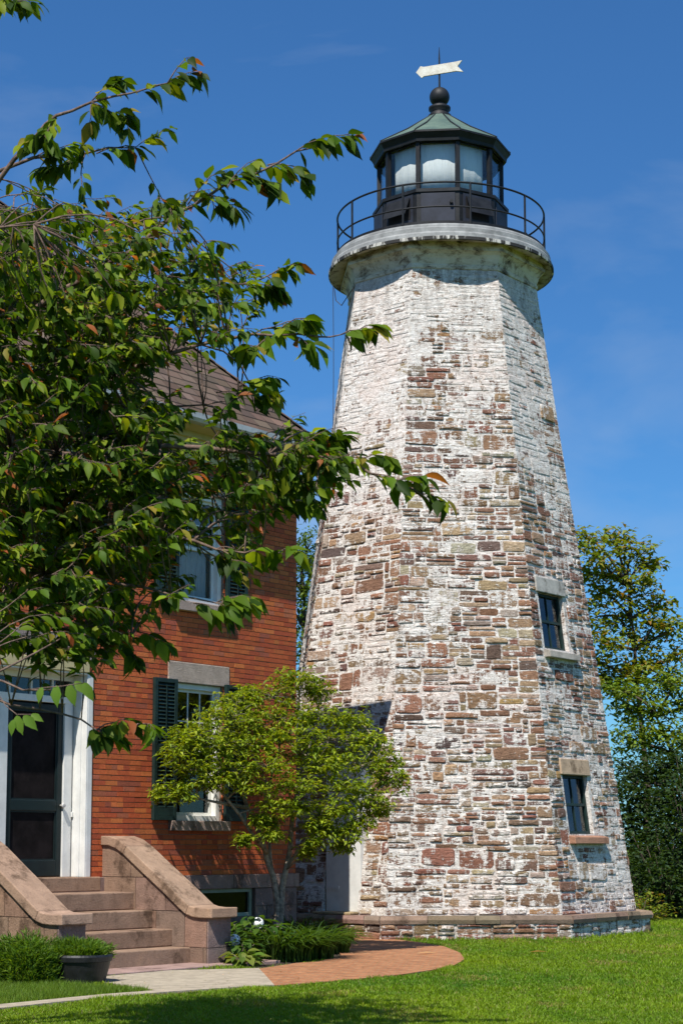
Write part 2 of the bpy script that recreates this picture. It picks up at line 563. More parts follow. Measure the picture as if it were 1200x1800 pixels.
def rubble(mb, z0, z1, edges, mp, paint, holes=(), hmin=.08, hmax=.31, wmin=.15, wmax=.56, seed=0):
    rnd = random.Random(seed)
    z = z0
    ph = seed * 1.7
    def wave(s, z):
        return .028 * sin(s * 2.3 + z * 1.9 + ph) + .012 * sin(s * 7 + z * 5 + ph)
    while z < z1 - .03:
        h = min(hmin + (hmax - hmin) * rnd.random() ** 1.5, z1 - z)
        if z1 - z - h < hmin:
            h = z1 - z
        zm = z + h / 2
        L, Rr = edges(zm)
        s = L - rnd.uniform(0, .022)
        Rr += rnd.uniform(0, .022)
        while s < Rr - .02:
            wd = rnd.uniform(wmin, wmax) * (.75 + h * 1.8)
            if rnd.random() < .2:
                wd *= .55
            if Rr - s - wd < wmin * .7:
                wd = Rr - s
            k = 1
            if h > .13 and rnd.random() < .45: k = 2
            if h > .19 and rnd.random() < .40: k = 3
            parts = [rnd.uniform(.6, 1.4) for _ in range(k)]
            tot = sum(parts)
            zz = z
            for pp in parts:
                hh = h * pp / tot
                sub = [(s, s + wd)]
                if k > 1 and wd > .3 and rnd.random() < .5:
                    m_ = s + wd * rnd.uniform(.35, .65)
                    sub = [(s, m_), (m_, s + wd)]
                for (a, b) in sub:
                    g = rnd.uniform(.002, .012)
                    wv = wave((a + b) / 2, zz)
                    wv *= min(1, (zz - z0) * 3, (z1 - zz - hh) * 3) if (z1 - zz - hh) > 0 else 0
                    ya, yb = zz + wv + g * .6, zz + hh + wv - g * .6
                    bad = any(b > hs0 and a < hs1 and yb > hz0 and ya < hz1 for (hs0, hs1, hz0, hz1) in holes)
                    if bad:
                        # clip the stone against the hole on its side
                        for (hs0, hs1, hz0, hz1) in holes:
                            if b > hs0 and a < hs1 and yb > hz0 and ya < hz1:
                                if a < hs0 - .05: b = hs0 - .004
                                elif b > hs1 + .05: a = hs1 + .004
                                elif ya < hz0 - .04: yb = hz0 - .004
                                elif yb > hz1 + .04: ya = hz1 + .004
                                else: b = a
                    if b - a < .03:
                        continue
                    c = pick(PAL)
                    c = jit(c, .25)
                    p = paint((a + b) / 2, (ya + yb) / 2) + rnd.gauss(0, .17)
                    rel = rnd.uniform(.001, .026) * (1.0 if p < .55 else .4)
                    stone(mb, a + g, b - g, ya, yb, mp, rel, (c[0], c[1], c[2], max(-.3, min(1.2, p))))
                zz += hh
            s += wd
        z += h

# ------------------------------------------------------------------ lighthouse
TY = 29.3
TX = 1.70
TC = (TX, TY)
losaz = atan2(-TX, TY)
AZ = [R(a) + losaz for a in (-59, -16.5, 34, 78, 122, 166, 211, 256)]
def zt(v):
    d = ray(TX / TY * FPX / cos(PITCH) * 0 + 776, v)
    return EYE + d.z * (TY / d.y)
def fwd(z): return TY * cos(PITCH) + (z - EYE) * sin(PITCH)
def rpx(px, z): return px * fwd(z) / FPX
Z0, Z1 = .36, zt(522)
RB, RT = rpx(332, Z0), rpx(168, Z1)
def Rz(z): return RB + (RT - RB) * (z - Z0) / (Z1 - Z0)
def tp(a, r, z): return V((TX + r * sin(a), TY - r * cos(a), z))
lh = thing('lighthouse', 'tall tapering stone lighthouse with peeling whitewash and a black lantern room on top', 'lighthouse', (TX, TY, 0))

def face_map(k):
    a0, a1 = AZ[k], AZ[(k + 1) % 8]
    def pts(z): return tp(a0, Rz(z), z), tp(a1, Rz(z), z)
    l, r = pts(0)
    T = (r - l).normalized()
    Nn = T.cross(V((0, 0, 1)))
    if Nn.dot((l + r) / 2 - V((TX, TY, 0))) < 0:
        Nn = -Nn
    def mp(s, z, out=0):
        l, r = pts(z)
        return (l + r) / 2 + T * s + Nn * out
    def edges(z):
        l, r = pts(z)
        h = (r - l).length / 2 + .008
        return -h, h
    def inv(u, v, out=0):
        l, r = pts(0); l2 = pts(10)[0]
        n = (r - l).cross(l2 - l).normalized()
        p = on_plane(u, v, l + Nn * out, n)
        L, Rr = pts(p.z)
        return (p - (L + Rr) / 2).dot(T), p.z
    return mp, edges, inv

KL, KF, KR = 0, 1, 2        # left, front and right face
mpR, edR, invR = face_map(KR)
mpL, edL, invL = face_map(KL)
def rect(inv, u0, v0, u1, v1):
    s0, za = inv(u0, (v0 + v1) / 2)
    s1, zb = inv(u1, (v0 + v1) / 2)
    _, zt_ = inv((u0 + u1) / 2, v0)
    _, zb_ = inv((u0 + u1) / 2, v1)
    return (s0, s1, zb_, zt_)
win_hi = rect(invR, 951, 1046, 993, 1141)
win_lo = rect(invR, 994, 1363, 1037, 1466)
door_r = rect(invL, 575, 1400, 636, 1609)
door_r = (door_r[0], door_r[1], Z0 + .02, 2.55)
holes = {KR: [win_hi, win_lo], KL: [door_r]}
excl = {KR: [(h[0] - .05, h[1] + .06, h[2] - .2, h[3] + .27) for h in (win_hi, win_lo)],
        KL: [(door_r[0] - .01, door_r[1] + .01, door_r[2] - .1, door_r[3] + .01)]}
def paint_fn(k):
    def f(s, z):
        t = (z - Z0) / (Z1 - Z0)
        w_ = edges_w[k]
        b = {KL: .51, KF: .28, KR: .52}.get(k, .5)
        if k == KF:
            b += -.16 * (s / 1.2) + .06 * sin(z * 1.3)
        if k == KL: b -= .42 * max(0, 1 - abs(z - 2.6) / 1.9)
        b += .12 * max(0, .12 - t) * 3
        b += .75 * max(0, (t - .58)) / .42
        return b + .5 * mn.noise(V((s * .9 + k * 10, z * .6, 3)))
    return f
edges_w = {k: 1 for k in range(8)}
mb = MB()
MORT = (.44, .33, .26, .95)
MORTP = (.30, .21, .15, .55)
for k in range(8):
    mp, ed, inv = face_map(k)
    holed(mb, Z0, Z1, holes.get(k, []), ed, mp, .16, MORT)
    rubble(mb, Z0, Z1, ed, mp, paint_fn(k), excl.get(k, ()), seed=k + 3)
mb.build('tower_wall', M['rubble'], lh)

# plinth
ZP = .36
RP = rpx(332 + 24, .3)
mb = MB()
azp = AZ
mb.lathe(TC, [(RP, -.3), (RP, ZP - .11)], az=azp, col=MORTP)
def plinth_map(k, rad):
    a0, a1 = azp[k], azp[(k + 1) % 8]
    l, r = tp(a0, rad, 0), tp(a1, rad, 0)
    T = (r - l).normalized()
    Nn = T.cross(V((0, 0, 1)))
    if Nn.dot((l + r) / 2 - V((TX, TY, 0))) < 0: Nn = -Nn
    h = (r - l).length / 2
    return (lambda s, z, out=0: V(((l + r).x / 2, (l + r).y / 2, z)) + T * s + Nn * out), (lambda z: (-h, h)), T, Nn, h
for k in range(8):
    mp, ed, T, Nn, h = plinth_map(k, RP)
    rubble(mb, -.12, ZP - .12, ed, mp, (lambda s, z, k=k: .12 if k in (0, 1) else .62), (), .09, .2, .2, .6, seed=40 + k)
mb.build('plinth', M['rubble'], lh)
mb = MB()
for k in range(8):
    mp, ed, T, Nn, h = plinth_map(k, RP + .035)
    s = -h
    while s < h - .02:
        wd = random.uniform(.35, .9)
        if h - s - wd < .25: wd = h - s
        c = jit(random.choice([(.25, .165, .12), (.21, .14, .105), (.28, .20, .14), (.24, .175, .12)]), .2)
        # cap stone: front edge at the plinth, running back under the wall, tapered with the octagon
        g = .004
        def q(ss, dep, z, out=0.0):
            # move inward keeping the mitre
            f_ = (Nn.dot(mp(0, 0) - V((TX, TY, 0))) - dep) / Nn.dot(mp(0, 0) - V((TX, TY, 0)))
            base = V((TX, TY, 0)) + (mp(ss, 0) - V((TX, TY, 0))) * f_
            return V((base.x, base.y, z)) + Nn * out
        zt0, zt1 = ZP - .115, ZP + random.uniform(-.008, .004)
        j = random.uniform(-.012, .012)
        vs = [q(s + g, 0, zt0, j), q(s + wd - g, 0, zt0, j), q(s + wd - g, .5, zt0), q(s + g, .5, zt0),
              q(s + g, -.012, (zt0 + zt1) / 2, j), q(s + wd - g, -.012, (zt0 + zt1) / 2, j),
              q(s + g, .01, zt1, j), q(s + wd - g, .01, zt1, j), q(s + wd - g, .5, zt1), q(s + g, .5, zt1)]
        mb.add(vs, [(0, 1, 5, 4), (4, 5, 7, 6), (6, 7, 8, 9), (3, 2, 1, 0), (0, 4, 6, 9, 3), (1, 2, 8, 7, 5)], c)
        s += wd
mb.build('plinth_cap', M['brownstone'], lh)

def tower_window(name, hole, mp, lint_tint, sill_tint, sill_w, label):
    s0, s1, z0, z1 = hole
    wd = s1 - s0
    fr = MB()
    b = .045
    def bar(a0, a1, c0, c1, o0, o1, m_=fr):
        m_.add([mp(a0, c0, o0), mp(a1, c0, o0), mp(a1, c1, o0), mp(a0, c1, o0), mp(a0, c0, o1), mp(a1, c0, o1), mp(a1, c1, o1), mp(a0, c1, o1)],
               [(0, 3, 2, 1), (4, 5, 6, 7), (0, 1, 5, 4), (1, 2, 6, 5), (2, 3, 7, 6), (3, 0, 4, 7)])
    bar(s0, s0 + b, z0, z1, -.13, -.07); bar(s1 - b, s1, z0, z1, -.13, -.07)
    bar(s0 + b, s1 - b, z0, z0 + b, -.13, -.07); bar(s0 + b, s1 - b, z1 - b, z1, -.13, -.07)
    zm = (z0 + z1) / 2
    bar(s0 + b, s1 - b, zm - .02, zm + .02, -.125, -.075)
    sm = (s0 + s1) / 2
    bar(sm - .009, sm + .009, z0 + b, zm - .02, -.118, -.085); bar(sm - .009, sm + .009, zm + .02, z1 - b, -.118, -.085)
    win = fr.build('window', M['green'], lh)
    if label: win['label'] = label
    g = MB(); bar(s0 + b, s1 - b, z0 + b, z1 - b, -.107, -.102, g); g.build('pane', M['pane'], win)
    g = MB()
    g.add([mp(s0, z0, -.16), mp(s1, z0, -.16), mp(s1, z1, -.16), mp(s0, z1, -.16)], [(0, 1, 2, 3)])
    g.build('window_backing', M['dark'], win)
    g = MB(); bar(s0 - .06, s1 + .07, z1, z1 + .25, -.05, .035, g); g.c = [lint_tint] * len(g.f)
    g.build('lintel', M['brownstone'], win, bevel=.012)
    g = MB()
    o = .11
    g.add([mp(s0 - .04, z0 - .15, -.1), mp(s1 + sill_w, z0 - .15, -.1), mp(s1 + sill_w, z0 - .15, o), mp(s0 - .04, z0 - .15, o),
           mp(s0 - .04, z0, -.1), mp(s1 + sill_w, z0, -.1), mp(s1 + sill_w, z0 - .045, o), mp(s0 - .04, z0 - .045, o)],
          [(0, 1, 2, 3), (4, 7, 6, 5), (0, 4, 5, 1), (1, 5, 6, 2), (2, 6, 7, 3), (3, 7, 4, 0)], sill_tint)
    g.build('sill', M['brownstone'], win, bevel=.01, fixn=True)
tower_window('w', win_hi, mpR, (.42, .40, .36, 1), (.40, .36, .31, 1), .15, 'upper dark green tower window with grey stone lintel')
tower_window('w', win_lo, mpR, (.46, .33, .22, 1), (.36, .19, .12, 1), .25, 'lower dark green tower window with reddish stone sill')

# tower door
s0, s1, z0, z1 = door_r
mb = MB()
def dbox(mb, mp, a0, a1, c0, c1, o0, o1, col=(1, 1, 1, 1)):
    mb.add([mp(a0, c0, o0), mp(a1, c0, o0), mp(a1, c1, o0), mp(a0, c1, o0), mp(a0, c0, o1), mp(a1, c0, o1), mp(a1, c1, o1), mp(a0, c1, o1)],
           [(0, 3, 2, 1), (4, 5, 6, 7), (0, 1, 5, 4), (1, 2, 6, 5), (2, 3, 7, 6), (3, 0, 4, 7)], col)
def upright(s_, z, o=0):
    p = mpL(s_, z0, -.045 + o)
    return V((p.x, p.y, z))
zb0 = z0 + .02
def ubox(mb, a, b, c, d, o0, o1):
    mb.add([upright(a, c, o0), upright(b, c, o0), upright(b, d, o0), upright(a, d, o0), upright(a, c, o1), upright(b, c, o1), upright(b, d, o1), upright(a, d, o1)],
           [(0, 3, 2, 1), (4, 5, 6, 7), (0, 1, 5, 4), (1, 2, 6, 5), (2, 3, 7, 6), (3, 0, 4, 7)])
ubox(mb, s0 + .035, s1 + .03, zb0, z1 - .01, -.4, 0)
td = mb.build('door', M['white'], lh, bevel=.006)
for zz in (z0 + .35, z0 + 1.5):
    mb = MB()
    ubox(mb, s0 + .04, s0 + .30, zz, zz + .05, .001, .009)
    mb.build('hinge', M['white'], td)
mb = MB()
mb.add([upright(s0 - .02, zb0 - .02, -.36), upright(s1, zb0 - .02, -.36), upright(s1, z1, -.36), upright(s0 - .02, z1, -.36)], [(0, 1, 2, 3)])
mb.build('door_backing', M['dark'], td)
mb = MB()
dbox(mb, mpL, s0 - .03, s1 + .03, Z0 + .004, Z0 + .04, -.32, .20, (.36, .27, .15, 1))
mb.build('threshold', M['brownstone'], td, bevel=.01)

# octagonal cornice under the gallery, soffit and ledge
ZL = zt(485)                    # lower rim of the ledge
ZD = zt(457)                    # deck
RL = rpx(197, ZL)
mb = MB()
zc = Z1
rz_ = Rz(zc)
mb.lathe(TC, [(rz_ * .99, zc - .02), (rz_ + .025, zc), (rz_ + .03, zc + .05), (rz_ + .015, zc + .07), (rz_ + .03, zc + .11), (rz_ + .05, zc + .17), (rz_ + .085, zc + .23), (rz_ + .13, zc + .27),
              (rz_ + .155, zc + .275), (rz_ + .16, zc + .33), (rz_ + .145, zc + .335), (rz_ + .145, ZL + .06)], az=AZ)
mb.build('cornice', M['oldwhite'], lh)
mb = MB()
mb.lathe(TC, [(RT * .9, ZL + .06), (RL - .05, ZL + .015), (RL - .03, ZL - .02)], 96)
mb.build('soffit', M['oldwhite'], lh, smooth=True)
mb = MB()
mb.lathe(TC, [(RL - .03, ZL - .02), (RL, ZL - .015), (RL, ZL + .035), (RL - .02, ZL + .045)], 96)
mb.build('drip_edge', M['peel'], lh)
mb = MB()
mb.lathe(TC, [(RL - .02, ZL + .045), (RL - .025, ZL + .10), (RL - .045, ZL + .13), (RL - .05, ZL + .20), (RL - .085, ZL + .225), (RL - .09, ZD - .03), (RL - .11, ZD), (.5, ZD + .02)], 96)
mb.build('gallery_deck', M['ledge'], lh)
mb = MB()
mb.lathe(TC, [(rpx(183, ZD), ZD - .01), (rpx(183, ZD), ZD + .055), (rpx(178, ZD), ZD + .06), (rpx(178, ZD), ZD - .01)], 96)
mb.build('curb', M['black'], lh)

# railing
RR = rpx(180.5, 12.3)
ZR = zt(387)
rail = MB()
def ring(mb, r, z, th, n=96):
    vs, fs = [], []
    m_ = 6
    for i in range(n):
        a = 2 * pi * i / n
        for j in range(m_):
            b = 2 * pi * j / m_
            rr = r + th * cos(b)
            vs.append(tp(a, rr, z + th * sin(b)))
    for i in range(n):
        for j in range(m_):
            i2, j2 = (i + 1) % n, (j + 1) % m_
            fs.append((i * m_ + j, i * m_ + j2, i2 * m_ + j2, i2 * m_ + j))
    mb.add(vs, fs)
ring(rail, RR, ZR, .017)
rl = rail.build('railing', M['black'], lh, smooth=True)
mb = MB(); ring(mb, RR, ZD + .30, .015); mb.build('lower_rail', M['black'], rl, smooth=True)
for i in range(10):
    a = R(-20 + 36 * i) + losaz
    mb = MB(); mb.tube([tp(a, RR, ZD), tp(a, RR, ZR)], .018, 8)
    mb.tube([tp(a, RR, ZD + .02), tp(a, RR, ZD + .06)], .035, 8)
    mb.build('post', M['black'], rl)

# lantern room
LA = [R(-92 + 36 * k) + losaz for k in range(10)]
zs0, zs1 = ZD + .02, zt(372)
def ztn(v, k):
    d = ray(776, v)
    return EYE + d.z * ((TY - k) / d.y)
ze = zt(288)
Rl = rpx(117, zs1)
Rg = rpx(109, zs1)
mb = MB()
mb.lathe(TC, [(Rl + .12, zs0), (Rl + .10, zs0 + .06), (Rl + .02, zs0 + .20), (Rl, zs0 + .24), (Rl, zs1 - .06), (Rl + .025, zs1 - .055), (Rl + .025, zs1), (Rg - .12, zs1 + .01)], az=LA)
par = mb.build('parapet', M['black'], lh)
def lf(k, rad):
    a0, a1 = LA[k], LA[(k + 1) % 10]
    l, r = tp(a0, rad, 0), tp(a1, rad, 0)
    T = (r - l).normalized()
    Nn = T.cross(V((0, 0, 1)))
    if Nn.dot((l + r) / 2 - V((TX, TY, 0))) < 0: Nn = -Nn
    h = (r - l).length / 2
    return (lambda s, z, out=0: V(((l + r).x / 2, (l + r).y / 2, z)) + T * s + Nn * out), h
for k in range(10):
    mp, h = lf(k, Rl)
    mb = MB()
    dbox(mb, mp, -h + .07, h - .07, zs0 + .27, zs1 - .08, .002, .014)
    pn = mb.build('panel', M['panel'], par, bevel=.004)
    if k in (1, 3):
        # hinged ventilation flap standing open, a short louvre frame below
        mb = MB()
        zt_, zb_ = zs1 - .13, zs1 - .50
        a0, a1 = -h + .12, h - .12
        vs = []
        for (z, o) in ((zt_, .03), (zb_ + .06, .16)):
            for s_ in (a0, a1):
                vs += [mp(s_, z, o), mp(s_, z, o + .012)]
        mb.add(vs, [(0, 2, 3, 1), (4, 5, 7, 6), (0, 4, 6, 2), (1, 3, 7, 5), (0, 1, 5, 4), (2, 6, 7, 3)])
        mb.build('vent_flap', M['black'], par, fixn=True)
        mb = MB(); dbox(mb, mp, a0, a1, zb_, zt_, .014, .017); mb.build('vent_opening', M['dark'], par)
# small knob on the front panel
mp, h = lf(2, Rl)
mb = MB()
kp = mp(h * .62, zs1 - .25, .03)
mb.tube([kp, kp + V((0, -.05, 0))], .03, 10); mb.build('knob', M['black'], par)
# mullions, head band
for k in range(10):
    mb = MB()
    a = LA[k]
    p0, p1 = tp(a, Rg, zs1), tp(a, Rg, ze + .1)
    rad = V((sin(a), -cos(a), 0)); tg = V((cos(a), sin(a), 0))
    wv = .035
    mb.box(p0 - tg * wv - rad * .05, tg * wv * 2, rad * .07, V((0, 0, (p1 - p0).z)))
    mul = mb.build('mullion', M['black'], lh, fixn=True)
for k in range(10):
    mp, h = lf(k, Rg)
    mb = MB()
    dbox(mb, mp, -h + .036, h - .036, zs1 + .03, ze + .02, -.026, -.018)
    mb.build('glass_pane', M['lantern_glass'], lh)
    for (qa, qb) in ((zs1 + .01, zs1 + .04), (ze - .03, ze + .06)):
        mb = MB()
        dbox(mb, mp, -h + .034, h - .034, qa, qb, -.04, -.008)
        mb.build('glazing_bar', M['black'], lh)
# white curtain inside: three front bays
mb = MB()
n = 60
rc = Rg - .16
vs = []
for i in range(n + 1):
    a = losaz + R(-57 + 109 * i / n)
    rr = rc + .003 * sin(i * 1.1)
    for z in (zs1 + .02, zs1 + .42, ze + .25):
        vs.append(tp(a, rr, z))
mb.add(vs, [(i * 3 + j, (i + 1) * 3 + j, (i + 1) * 3 + j + 1, i * 3 + j + 1) for i in range(n) for j in range(2)])
o = mb.build('lantern_curtain', M['curtain'], lh, smooth=True)
sm = o.modifiers.new('thick', 'SOLIDIFY'); sm.thickness = .006
# roof
zg = zt(274)
Rs = rpx(118, ze)
Rgr = rpx(122, zg)
za = zt(205)
mb = MB()
mb.lathe(TC, [(Rg - .07, ze + .03), (Rs - .06, ze - .02), (Rs - .02, ze - .02), (Rs - .01, ze + .03), (Rgr, zg - .03), (Rgr + .015, zg - .028), (Rgr + .015, zg + .005)], az=LA)
mb.build('roof_skirt', M['black'], lh)
mb = MB()
mb.lathe(TC, [(Rgr + .012, zg + .006), (Rgr * .55, zg + (za - zg) * .48), (.17, za)], az=LA, closed=False)
rf = mb.build('roof', M['copper'], lh)
mb = MB()
for a in LA:
    mb.tube([tp(a, Rgr + .01, zg + .01), tp(a, Rgr * .55, zg + (za - zg) * .48 + .008), tp(a, .16, za)], .014, 6)
mb.build('roof_seam', M['black'], rf)
# lathe ceiling inside
mb = MB(); mb.lathe(TC, [(Rg - .05, ze + .05), (.05, ze + .35)], az=LA); mb.build('lantern_ceiling', M['black'], lh)
# ball finial
zb = zt(171)
rb = rpx(17.6, zb)
prof = [(.20, za - .03), (.20, za + .01), (.155, za + .05), (.145, zb - rb - .10), (.19, zb - rb - .06), (.19, zb - rb - .02), (.13, zb - rb * .92)]
prof += [(rb * cos(t), zb + rb * sin(t)) for t in [R(-55 + 145 * i / 16) for i in range(17)]]
mb = MB(); mb.lathe(TC, prof, 40)
mb.build('ball_finial', M['black'], lh, smooth=True)
# spire and vane
zsp = zt(83)
mb = MB(); mb.tube([(TX, TY, zb + rb - .02), (TX, TY, zsp - .2), (TX, TY, zsp)], [.018, .014, .004], 8)
sp = mb.build('spire', M['black'], lh)
zv = zt(121.5)
dv = V((cos(R(17)), -sin(R(17)), 0))
up = V((0, 0, 1))
L = .42
pl = [(-L, .0), (-L + .08, .105), (-L + .14, .085), (L - .12, .085), (L - .02, .095), (L - .10, .0), (L, -.115), (L - .12, -.085), (-L + .14, -.085), (-L + .1, -.11)]
base = V((TX, TY - .03, zv)) 
pts = [base + dv * x + up * (y + (-.02 if x < 0 else 0)) for x, y in pl]
mb = MB(); mb.prism(pts, V((sin(R(17)), cos(R(17)), 0)) * .03)
M['vane'] = simple("chipped_vane_paint", (.66, .64, .57), .06, 8, .7, .004, 40, col2=(.50, .45, .36))
mb.build('weather_vane', M['vane'], lh, fixn=True)

# loose cable off the gallery
mb = MB()
c0 = tp(R(-78) + losaz, RL - .02, ZL)
pA = PY(585, 516, c0.y)
pts = [pA + V((0, 0, .12)), pA]
for i, v in enumerate(range(540, 1130, 60)):
    pts.append(PY(585.5 + .6 * sin(i), v, c0.y))
mb.tube(pts, .006, 5)
cb = mb.build('hanging_cable', M['cable'], None)
tag(cb, 'thin black cable hanging straight down from the gallery rim beside the tower', 'cable')
mb = MB()
lv = AZ[0]
pts = [pA + V((.02, 0, .1)), PY(590, 528, c0.y), PY(600, 537, c0.y - .1)]
for z in [Z1 - .1 - i * .6 for i in range(17)]:
    pts.append(tp(lv, Rz(z) + .05, z))
mb.tube(pts, .008, 5)
cb = mb.build('wall_cable', M['cable'], None)
tag(cb, 'thin black cable clipped down the left corner of the stone tower', 'cable')

# ------------------------------------------------------------------ brick house
Q = GZ(338, 1699)
BET = R(51.8)
D = V((cos(BET), sin(BET), 0))
NN = V((sin(BET), -cos(BET), 0))
F0 = Q - NN * 1.5
F0.z = 0
def W(t, z, off=0): return F0 + D * t + NN * off + V((0, 0, z))
def fac(u, v, off=0):
    p = on_plane(u, v, F0 + NN * off, NN)
    return (p - F0).dot(D), p.z
TCN = fac(520, 1300)[0]                # house corner
house = thing('brick_house', 'two storey red brick house with brown hip roof beside the tower', 'house', W(TCN, 0))
ZT = fac(170, 1541)[1]                 # door threshold
ZB1 = fac(480, 1536)[1]                # top of the belt course
ZB0 = fac(480, 1560)[1]
ZS = PY(603, 813, W(TCN + .485, 0, .485).y).z - .02        # soffit
ZBR = min(ZB1, ZT - .01)
T_L = -5.0
def hrect(u0, v0, u1, v1, off=0):
    vm = (v0 + v1) / 2
    um = (u0 + u1) / 2
    return (fac(u0, vm, off)[0], fac(u1, vm, off)[0], fac(um, v1, off)[1], fac(um, v0, off)[1])
wlo = hrect(307, 1203, 391, 1443)
tt = fac(152, 1400)[0]
dr = (tt - 2.05, tt, ZT, fac(100, 1178)[1])
wup = (wlo[0], wlo[1], fac(345, 1060)[1], fac(345, 866)[1])
wmid = (fac(62, 980)[0], fac(139, 980)[0], wup[2], wup[3])
wbase = hrect(352, 1562, 446, 1612)
print('HOUSE', 'corner', W(TCN, 0), 'ZT', ZT, 'belt', ZB0, ZB1, 'ZS', ZS, 'wlo', wlo, 'wup', wup, 'wmid', wmid, 'door', dr, 'base', wbase)
fholes = [wlo, wup, wmid, dr]
mb = MB()
def hmap(s, z, out=0): return W(s, z, out)
def hed(z): return (T_L, TCN - .004)
def mpm(s, z, out=0): return W(s, z, out - .012)
holed(mb, ZB1 - .002, ZS + .3, fholes, hed, mpm, .1)
wl = mb.build('wall', M['mortar'], house)
# brick courses
BR = [((.45, .095, .034), 5), ((.50, .12, .038), 4), ((.54, .15, .045), 1.6), ((.39, .08, .034), 3), ((.35, .09, .05), 1.0), ((.41, .12, .06), 1.0)]
mb = MB()
CH, BL = .0655, .205
nrow = int((ZS + .1 - ZB1) / CH)
rnd = random.Random(3)
for i in range(nrow):
    za_ = ZB1 + i * CH + .004
    zb_ = za_ + CH - .009
    t = T_L + (BL / 2 if i % 2 else 0)
    header = (i % 7 == 6)
    while t < TCN:
        L_ = BL * (.5 if header else 1)
        a, b = t + .002, min(t + L_ - .002, TCN)
        t += L_
        if fac(0, 1000)[0] - .6 > b: 
            continue
        zm = (za_ + zb_) / 2
        for (h0, h1, hz0, hz1) in fholes:
            if hz0 - .02 < zm < hz1 + .01:
                if a < h0 < b: b = h0
                elif a < h1 < b: a = h1
                elif a >= h0 and b <= h1: b = a
        if b - a < .02: continue
        j = rnd.uniform(-.0015, .0025)
        jz = rnd.uniform(-.0012, .0012)
        c = jit(pick(BR), .11)
        o0 = W(a, za_ + jz, -.007); 
        p = [W(a, za_ + jz, j), W(b, za_ + jz, j), W(b, zb_ + jz, j), W(a, zb_ + jz, j),
             W(a, za_ + jz, -.013), W(b, za_ + jz, -.013), W(b, zb_ + jz, -.013), W(a, zb_ + jz, -.013)]
        mb.add(p, [(0, 1, 2, 3), (4, 0, 3, 7), (1, 5, 6, 2), (3, 2, 6, 7), (4, 5, 1, 0)], c)
mb.build('brickwork', M['brick'], wl)
# side and back walls
HD = 8.5
mb = MB()
for (p, q_) in ((W(TCN, 0), W(TCN, 0, -HD)), (W(TCN, 0, -HD), W(T_L - 3, 0, -HD)), (W(T_L - 3, 0, -HD), W(T_L - 3, 0)), (W(T_L - 3, 0, -.012), W(T_L, 0, -.012))):
    mb.add([p + V((0, 0, .0)), q_, q_ + V((0, 0, ZS + .3)), p + V((0, 0, ZS + .3))], [(0, 1, 2, 3)])
mb.build('side_wall', M['brick_side'], house, fixn=True)
# foundation stones with the basement window, belt course
mb = MB()
fz1 = ZB0
holed(mb, -.3, fz1, [wbase], lambda z: (T_L, TCN + .004), lambda s, z, o=0: W(s, z, o + .012), .16, (.16, .11, .09, 1))
rnd = random.Random(5)
z = -.05
while z < fz1 - .02:
    h_ = min(.32, fz1 - z)
    t = T_L
    while t < TCN - .02:
        wd = rnd.uniform(.5, .9)
        if TCN - t - wd < .3: wd = TCN - t
        a, b = t + .006, t + wd - .006
        t += wd
        if wbase[3] > z + .01 and wbase[2] < z + h_ - .01:
            if b > wbase[0] and a < wbase[1]:
                if a < wbase[0]: b = wbase[0] - .005
                elif b > wbase[1]: a = wbase[1] + .005
                else: continue
        if b - a < .04: continue
        dbox(mb, hmap, a, b, z + .006, z + h_ - .006, .0, .026, jit((.225, .145, .12), .15))
    z += h_
fd = mb.build('foundation', M['brownstone'], house)
mb = MB()
t = T_L
while t < TCN:
    wd = rnd.uniform(1.1, 1.6)
    b = min(t + wd, TCN + .03)
    dbox(mb, hmap, t + .002, b - .002, ZB0 + .003, ZB1, -.05, .045, jit((.27, .18, .15), .08))
    t = b
mb.build('belt_course', M['brownstone'], house, bevel=.008)

